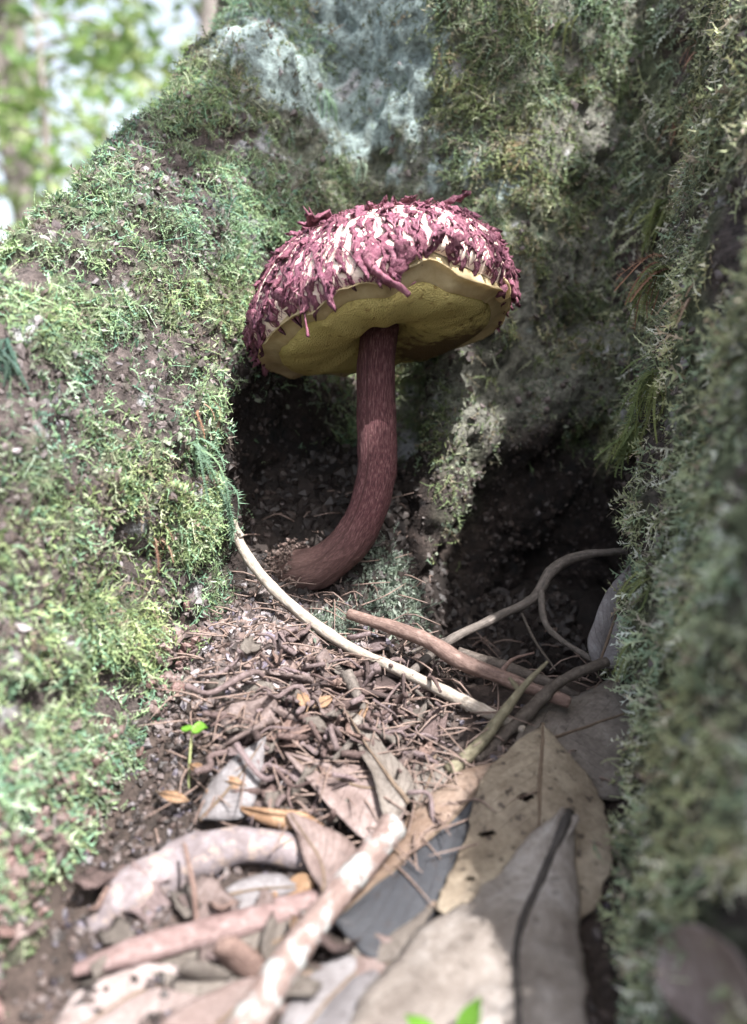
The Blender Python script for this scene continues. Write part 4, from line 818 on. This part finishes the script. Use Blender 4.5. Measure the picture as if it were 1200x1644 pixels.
o = obj('earth_crumbs', V, F, M['crumb'], old, col=C, smooth=False); o['kind'] = 'stuff'; o['label'] = 'dark earth clinging to the hollow wall, with shade painted in'
# blue-green moss mats on the soil right of the stem and under the pale twig
MP, MS, MC = [], [], []
for (mx_, my_, rx, n_) in ((640, 935, 0.13, 700), (535, 1010, 0.09, 500), (690, 850, 0.10, 400), (620, 975, 0.12, 300)):
    c_ = atg(mx_, my_); q = c_[None, :2] + rng.normal(0, rx * 0.5, (n_, 2)); z_ = ground_h(q[:, 0], q[:, 1]); MP.append(np.column_stack([q, z_ + 0.008]))
MP = np.vstack(MP); n_ = len(MP)
V, F, C = instance(MP, np.tile([0, -0.3, 1.0], (n_, 1)) + rng.normal(0, 0.6, (n_, 3)), np.tile([0, -1.0, 0.2], (n_, 1)), rng.uniform(0.02, 0.05, n_), FROND + CUSH, pick(n_, [(0.15, 0.19, 0.15), (0.12, 0.15, 0.11), (0.22, 0.25, 0.21)], (1, 1, 1)))
tag(obj('moss_mat', V, F, M['moss'], smooth=False, col=C, origin=(0, 0, 0)), 'blue green moss mats on the soil right of the stem', 'moss', kind='stuff')
# thin root hairs
NH = 700; P_ = ground_scatter(NH, (-0.6, 0.8), (-1.2, 0.3), lambda x, y: 0.12 + np.exp(-((x - hp2[0]) / .35) ** 2 - ((y - hp2[1]) / .35) ** 2)); VV, FF2, off = [], [], 0
for p in P_:
    a = rng.uniform(0, 6.28); L = rng.uniform(0.05, 0.22); q = p + [0, 0, rng.uniform(0, 0.05)]
    pts = [q, q + np.array([math.cos(a), math.sin(a), 0.25]) * L * 0.4 + rng.normal(0, .01, 3), q + np.array([math.cos(a), math.sin(a), rng.uniform(-.2, .3)]) * L]
    V, F, uv = tube(pts, [0.003, 0.003, 0.0015], 6, 4); VV.append(V); FF2 += [tuple(x + off for x in f) for f in F]; off += len(V)
VV = np.vstack(VV); tag(obj('root_hairs', VV, FF2, M['crumb'], col=np.tile([0.17, 0.12, 0.10], (len(VV), 1)), origin=(0, 0, 0)), 'fine hair roots straggling over the soil', 'roots', kind='stuff')

# ================================================================== SMALL PLANTS
sd = empty('seedling', atg(303, 1266, 0.0), 'tiny bright green seedling rising beside the slate grey leaf', 'seedling')
b0 = atg(303, 1266, 0.0); d0 = proj(b0)[2]
V, F, uv = tube([b0, at(305, 1215, d0), at(309, 1172, d0)], [0.0045, 0.004, 0.0035], 20, 8, 0.05); M['stalk'] = plain_mat('seedling_stalk', (0.25, 0.30, 0.12), (0.40, 0.40, 0.22), 30, 0.5, 0.2)
obj('stalk', V, F, M['stalk'], sd)
def little_leaf(parent, name, a, b, wd, nz, mat):
    n, m = 9, 5; V = []
    a, b = np.array(a), np.array(b); ax = b - a; sd_ = np.cross(ax, nz); sd_ /= np.linalg.norm(sd_); up_ = np.cross(sd_, ax); up_ /= np.linalg.norm(up_)
    for k in (0, 1):
        for i in range(n):
            for j in range(m):
                t, v = i / (n - 1), j / (m - 1) * 2 - 1; V.append(a + ax * t + sd_ * v * wd * math.sin(math.pi * (0.04 + 0.92 * t ** 0.8)) + up_ * (0.25 * wd * v * v - 0.3 * wd * t * t - k * 0.003))
    F = []
    for q in grid_faces(n, m): F.append(tuple(q)); F.append(tuple(q[::-1] + n * m))
    u = np.array([(i / (n - 1), j / (m - 1)) for k in (0, 1) for i in range(n) for j in range(m)])
    return obj(name, np.array(V), F, mat, parent, uv=u)
little_leaf(sd, 'leaf', at(309, 1172, d0), at(331, 1166, d0 - .01), 0.022, (0, -.35, 1), M['lime'])
little_leaf(sd, 'leaf', at(309, 1172, d0), at(291, 1168, d0 + .03), 0.014, (0, -.35, 1), M['lime'])
for lb, (a, b) in (('lime green shoot at the bottom on the grey leaf', ((740, 1650), (770, 1605))), ('lime green leaf tip beside the lower brown leaf', ((700, 1660), (655, 1632)))):
    p = atg(a[0], a[1] + 15, 0.08); sh = empty('shoot', p, lb, 'seedling'); d1 = proj(p)[2]; little_leaf(sh, 'leaf', p, at(b[0], b[1], d1 - 0.02), 0.02, (0, -.6, .8), M['lime'])

# moss tufts standing out from the roots
BIGF = [frond(30, dr, 0.095, wb * 2, 80 + i, 1.1) for i, (dr, wb) in enumerate(((0.5, .05), (1.0, .08), (1.4, .04)))]
def tuft(px_, py_, aim, n, size, cols, lb, cat='moss'):
    p, nrm_ = on_tree(px_, py_); A = np.array(aim, float) + rng.normal(0, 0.35, (n, 3)); P = p + rng.normal(0, 0.018, (n, 3))
    V, F, C = instance(P, A, np.tile([0, -0.3, 1.0], (n, 1)) + rng.normal(0, .2, (n, 3)), rng.uniform(size * 0.6, size * 1.1, n), BIGF, pick(n, cols, [1] * len(cols)), 1.4)
    t = empty('moss_tuft', p, lb, cat, None); obj('frond_cluster', V, F, M['moss'], t, smooth=False, col=C); return t
FG = [(0.14, 0.165, 0.06), (0.17, 0.19, 0.075), (0.11, 0.14, 0.055)]; RU = [(0.21, 0.115, 0.075), (0.17, 0.09, 0.06), (0.26, 0.17, 0.12)]; LG = [(0.13, 0.20, 0.11), (0.16, 0.22, 0.12), (0.11, 0.18, 0.12)]
tuft(1065, 330, (-1, -0.2, -0.7), 24, 0.20, FG, 'green ferny moss tuft drooping from the olive root above the cap rim level')
tuft(1062, 440, (-1, -0.2, -0.5), 24, 0.20, FG + RU[:1], 'green ferny moss tuft with rusty tips drooping from the olive root')
tuft(1045, 600, (-0.8, -0.2, -0.7), 24, 0.20, FG, 'dense olive moss tuft on the root edge beside the stem top')
tuft(1020, 690, (-0.6, -0.2, -0.9), 24, 0.20, FG, 'olive moss tuft hanging on the root edge over the dark hollow')
tuft(1030, 930, (-1, -0.3, -0.3), 9, 0.12, FG, 'yellow green moss spray reaching out over the dark hollow')
tuft(1010, 1030, (-0.8, -0.3, -0.6), 9, 0.10, FG, 'yellow green moss spray above the dark brown leaf')
tuft(1075, 205, (-0.7, -0.3, -0.5), 6, 0.11, RU, 'rusty brown curled moss tuft high on the olive root')
tuft(1085, 262, (-0.8, -0.3, -0.4), 5, 0.08, [(0.36, 0.33, 0.22), (0.30, 0.26, 0.17)], 'pale straw curled moss tuft under the rusty one')
tuft(1110, 75, (-0.7, -0.4, -0.3), 6, 0.11, RU + [(0.40, 0.24, 0.18)], 'pinkish rust moss tuft at the top of the olive root')
tuft(1095, 470, (-0.7, -0.5, -0.3), 8, 0.09, RU + [(0.36, 0.26, 0.2)], 'pinkish brown moss tuft between green tufts on the olive root')
tuft(320, 720, (0.6, -0.4, -0.8), 16, 0.16, LG, 'bright feathery moss tuft on the sunlit root edge')
tuft(360, 770, (0.2, -0.4, -1), 12, 0.20, LG, 'long moss tassel hanging from the sunlit root beside the pale twig')
tuft(335, 655, (0.5, -0.3, -0.7), 5, 0.10, RU, 'rusty moss tuft on the sunlit root edge')
tuft(262, 860, (0.5, -0.4, -0.6), 5, 0.10, RU, 'rusty moss sprig low on the sunlit root')
tuft(535, 150, (0.3, -0.3, -0.9), 9, 0.16, [(0.16, 0.24, 0.18), (0.13, 0.20, 0.13)], 'blue green moss tassel where lichen meets the root')
tuft(585, 270, (0.1, -0.4, -1), 8, 0.12, [(0.17, 0.24, 0.18), (0.22, 0.27, 0.20)], 'pale blue green moss tassel just above the cap')
tuft(12, 560, (0.2, -0.6, -0.6), 40, 0.13, [(0.05, 0.10, 0.075), (0.07, 0.12, 0.10), (0.04, 0.07, 0.05)], 'dark blue green moss clump on the near flank of the sunlit root')
tuft(925, 30, (-0.5, -0.4, -0.4), 12, 0.14, FG, 'green moss tuft high on the shaded trunk')

# ================================================================== FOREST BEHIND
M['trunkwood'] = wood_mat('forest_bark', (0.10, 0.085, 0.075), (0.19, 0.165, 0.15), (0.30, 0.27, 0.25), (8, 12), bdist=0.05)
def crown_mesh(centres, n, size, cols, seed, spread=1.0):
    r = np.random.default_rng(seed); c = np.array(centres)[r.integers(0, len(centres), n)]; P = c[:, :3] + r.normal(0, 1, (n, 3)) * c[:, 3:4] * spread
    A = r.normal(0, 1, (n, 3)); A[:, 2] = A[:, 2] * 0.5 - 0.35; A /= np.linalg.norm(A, axis=1)[:, None]; B = np.cross(A, r.normal(0, 1, (n, 3)) * [.4, .4, 1.2]); B /= np.linalg.norm(B, axis=1)[:, None]; Nn = np.cross(A, B)
    s = (size * r.uniform(0.6, 1.3, n))[:, None]
    V = np.stack([P, P + A * s * .45 + B * s * .24 - Nn * s * .04, P + A * s - Nn * s * .10, P + A * s * .45 - B * s * .24 - Nn * s * .04, P + A * s * .5 + Nn * s * .05], 1).reshape(-1, 3)
    tf = np.array([(0, 1, 4), (1, 2, 4), (2, 3, 4), (3, 0, 4)]); F = (tf[None] + (np.arange(n) * 5)[:, None, None]).reshape(-1, 3)
    C = np.repeat(np.array(cols)[r.integers(0, len(cols), n)] * r.uniform(0.7, 1.3, (n, 1)), 5, 0); return V, F, np.clip(C, 0, 1)
FGR = [(0.16, 0.25, 0.07), (0.20, 0.29, 0.10), (0.13, 0.21, 0.08), (0.25, 0.31, 0.13)]
def tree(x, y, h, r0, lean, crown_z, crown_r, nleaf, lsize, seed, label, name='forest_tree', nclump=26, group=None):
    r = np.random.default_rng(seed); g0 = float(ground_h(np.array([x]), np.array([y]))[0]); base = np.array([x, y, g0 - 0.15]); t = empty(name, base, label, 'tree', group)
    top = base + [lean[0] * h, lean[1] * h, h]; mid = base + (top - base) * 0.5 + r.normal(0, 0.03 * h, 3) * [1, 1, 0]
    VV, FF, UU, off = [], [], [], 0; axis_ = catmull([base, mid, top], 20)
    V, F, uv = tube([base, mid, top], [r0 * 1.15, r0 * 0.8, r0 * 0.25], 30, 12, 0.12, 1.2, seed); VV.append(V); FF += F; UU.append(uv); off += len(V); cl = []
    for i in range(nclump):
        z = r.uniform(crown_z[0], crown_z[1]); k = min(19, max(0, int((z) / h * 19))); s = axis_[k]; a = r.uniform(0, 6.28); rr = crown_r * r.uniform(0.25, 1.0)
        e = np.array([axis_[k][0] + math.cos(a) * rr, axis_[k][1] + math.sin(a) * rr, base[2] + z + r.uniform(-.5, 1.0)]); cl.append((*e, crown_r * r.uniform(0.10, 0.22)))
        if i % 2 == 0:
            m_ = (s + e) / 2 + [0, 0, 0.12 * rr]; V, F, uv = tube([s, m_, e], [r0 * .28, r0 * .18, r0 * .05], 8, 6); VV.append(V); FF += [tuple(q + off for q in f) for f in F]; UU.append(uv); off += len(V)
    obj('trunk', np.vstack(VV), FF, M['trunkwood'], t, uv=np.vstack(UU))
    V, F, C = crown_mesh(cl, nleaf, lsize, FGR, seed + 1); obj('crown', V, F, M['foliage'], t, smooth=False, col=C); return t
tree(-8.3, 33, 34, 0.62, (0.10, 0), (9, 34), 7, 491, 1.1, 11, 'slender grey forest tree right beside the lichened root crest')
tree(-18.6, 37, 36, 0.45, (-0.03, 0), (6, 36), 8, 567, 1.1, 12, 'thin pale forest tree standing at the outer edge of the clearing')
tree(-12.5, 28, 15, 0.20, (0.05, 0), (2.0, 14), 4.5, 283, 0.8, 13, 'leafy sapling behind the sunlit root')
tree(-8.0, 24, 9, 0.14, (-0.05, 0), (1.5, 8), 2.6, 151, 0.7, 14, 'low leafy sapling close behind the root crest')
tree(-24, 58, 48, 0.8, (0.02, 0), (8, 48), 13, 793, 1.6, 15, 'big leafy tree far behind the thin pale tree')
tree(-13, 70, 52, 0.9, (0.0, 0), (10, 52), 14, 793, 1.8, 16, 'big leafy tree far behind between the two thin trunks')
tree(-34, 76, 55, 1.0, (0.0, 0), (5, 50), 15, 756, 1.9, 17, 'tallest spreading tree at the back of the forest')
tree(-4, 55, 40, 0.7, (0.0, 0), (6, 40), 10, 567, 1.5, 18, 'forest tree mostly hidden behind the old trunk')
tree(14, 42, 40, 0.7, (0.0, 0), (8, 40), 10, 491, 1.5, 19, 'forest tree hidden behind the olive mossy root')

# ================================================================== ADDED UNSEEN SAPLING, leaves set where they shade trunk, stem and litter
hd = np.array([math.sin(SUN_AZ), math.cos(SUN_AZ), 0]); E1 = np.array([-hd[1], hd[0], 0]); E2 = -hd * math.sin(SUN_EL) + np.array([0, 0, math.cos(SUN_EL)])
def inpoly(p, poly):
    x, y = p; k = False
    for (x0, y0), (x1, y1) in zip(poly, poly[1:] + poly[:1]):
        if (y0 > y) != (y1 > y) and x < (x1 - x0) * (y - y0) / (y1 - y0) + x0: k = not k
    return k
SHADE_SPRAYS = [([(-0.02, -0.56), (-0.42, -0.86), (-0.62, -1.08), (-0.78, -1.32), (-1.05, -2.0), (0.9, -2.0), (0.9, -0.62)], 120, 0.34, 9.5),
          ([(-0.42, -0.08), (-0.38, 0.25), (0.15, 0.25), (0.15, -0.02), (-0.2, -0.08)], 44, 0.16, 8.0),
          ([(0.62, 0.35), (0.60, 0.6), (0.66, 1.0), (1.6, 1.0), (1.7, 0.1), (0.9, 0.05)], 46, 0.32, 10.2),
          ([(-1.0, 1.25), (-0.2, 1.12), (0.5, 1.1), (1.4, 0.9), (1.8, 2.6), (-0.9, 2.6)], 27, 0.42, 11.0)]  # shade outlines that the added leaves fill, seen along the sun
shade_sap_base = np.array([4.6, -5.6, float(ground_h(np.array([4.6]), np.array([-5.6]))[0]) - 0.1])
shade_sap = empty('sapling', shade_sap_base, 'added out-of-view sapling with leaves placed to shade the hollow', 'tree')
LV, LF, LC, off, TVs, TFs, TU, toff = [], [], [], 0, [], [], [], 0
def add_tube(pts, rad, n=14, sides=7):
    global toff
    V, F, uv = tube(pts, rad, n, sides, 0.08, 4); TVs.append(V); TFs.extend(tuple(q + toff for q in f) for f in F); TU.append(uv); toff += len(V)
crotch = shade_sap_base + np.array([-0.2, 0.3, 4.6]); add_tube([shade_sap_base, shade_sap_base + [0.1, 0.1, 2.4], crotch], [0.16, 0.13, 0.11], 20, 9)
for poly, cnt, sz, T in SHADE_SPRAYS:
    P2 = np.array(poly); lo, hi = P2.min(0), P2.max(0); pts = []; tries = 0
    while len(pts) < cnt and tries < 40000:
        tries += 1; c = rng.uniform(lo, hi); ang_ = rng.uniform(0, 6.28); ax_ = np.array([math.cos(ang_), math.sin(ang_)]); pr = np.array([-ax_[1], ax_[0]]); L = sz * rng.uniform(0.8, 1.3)
        if all(inpoly(c + ax_ * a * L + pr * b * L, poly) for a, b in ((0.5, 0), (-0.5, 0), (0, .24), (0, -.24))): pts.append((c, ax_, pr, L))
    cen = P2.mean(0); hub = cen[0] * E1 + cen[1] * E2 + SUN * T - SUN * 0.05; add_tube([crotch, (crotch + hub) / 2 + [0.2, -0.2, 0.5], hub], [0.07, 0.045, 0.02])
    for c, ax_, pr, L in pts:
        t_ = T + rng.uniform(-0.5, 0.5); o3 = c[0] * E1 + c[1] * E2 + SUN * t_; A = ax_[0] * E1 + ax_[1] * E2 + SUN * rng.normal(0, 0.25); B = pr[0] * E1 + pr[1] * E2 + SUN * rng.normal(0, 0.25)
        b_ = o3 - A * L * .5; V = np.array([b_, b_ + A * L * .25 + B * L * .2, b_ + A * L * .55 + B * L * .24, b_ + A * L, b_ + A * L * .55 - B * L * .24, b_ + A * L * .25 - B * L * .2, b_ + A * L * .5 + SUN * L * .05])
        LV.append(V); LF += [(off + i, off + (i + 1) % 6, off + 6) for i in range(6)]; off += 7; LC.append(np.tile(np.array(FGR[rng.integers(0, 4)]) * rng.uniform(.8, 1.1), (7, 1)))
        add_tube([hub, (hub + b_) / 2 + SUN * 0.1, b_], [0.012, 0.009, 0.005], 5, 4)
obj('trunk', np.vstack(TVs), TFs, M['trunkwood'], shade_sap, uv=np.vstack(TU))
obj('crown', np.vstack(LV), np.array(LF), M['foliage'], shade_sap, smooth=False, col=np.vstack(LC))
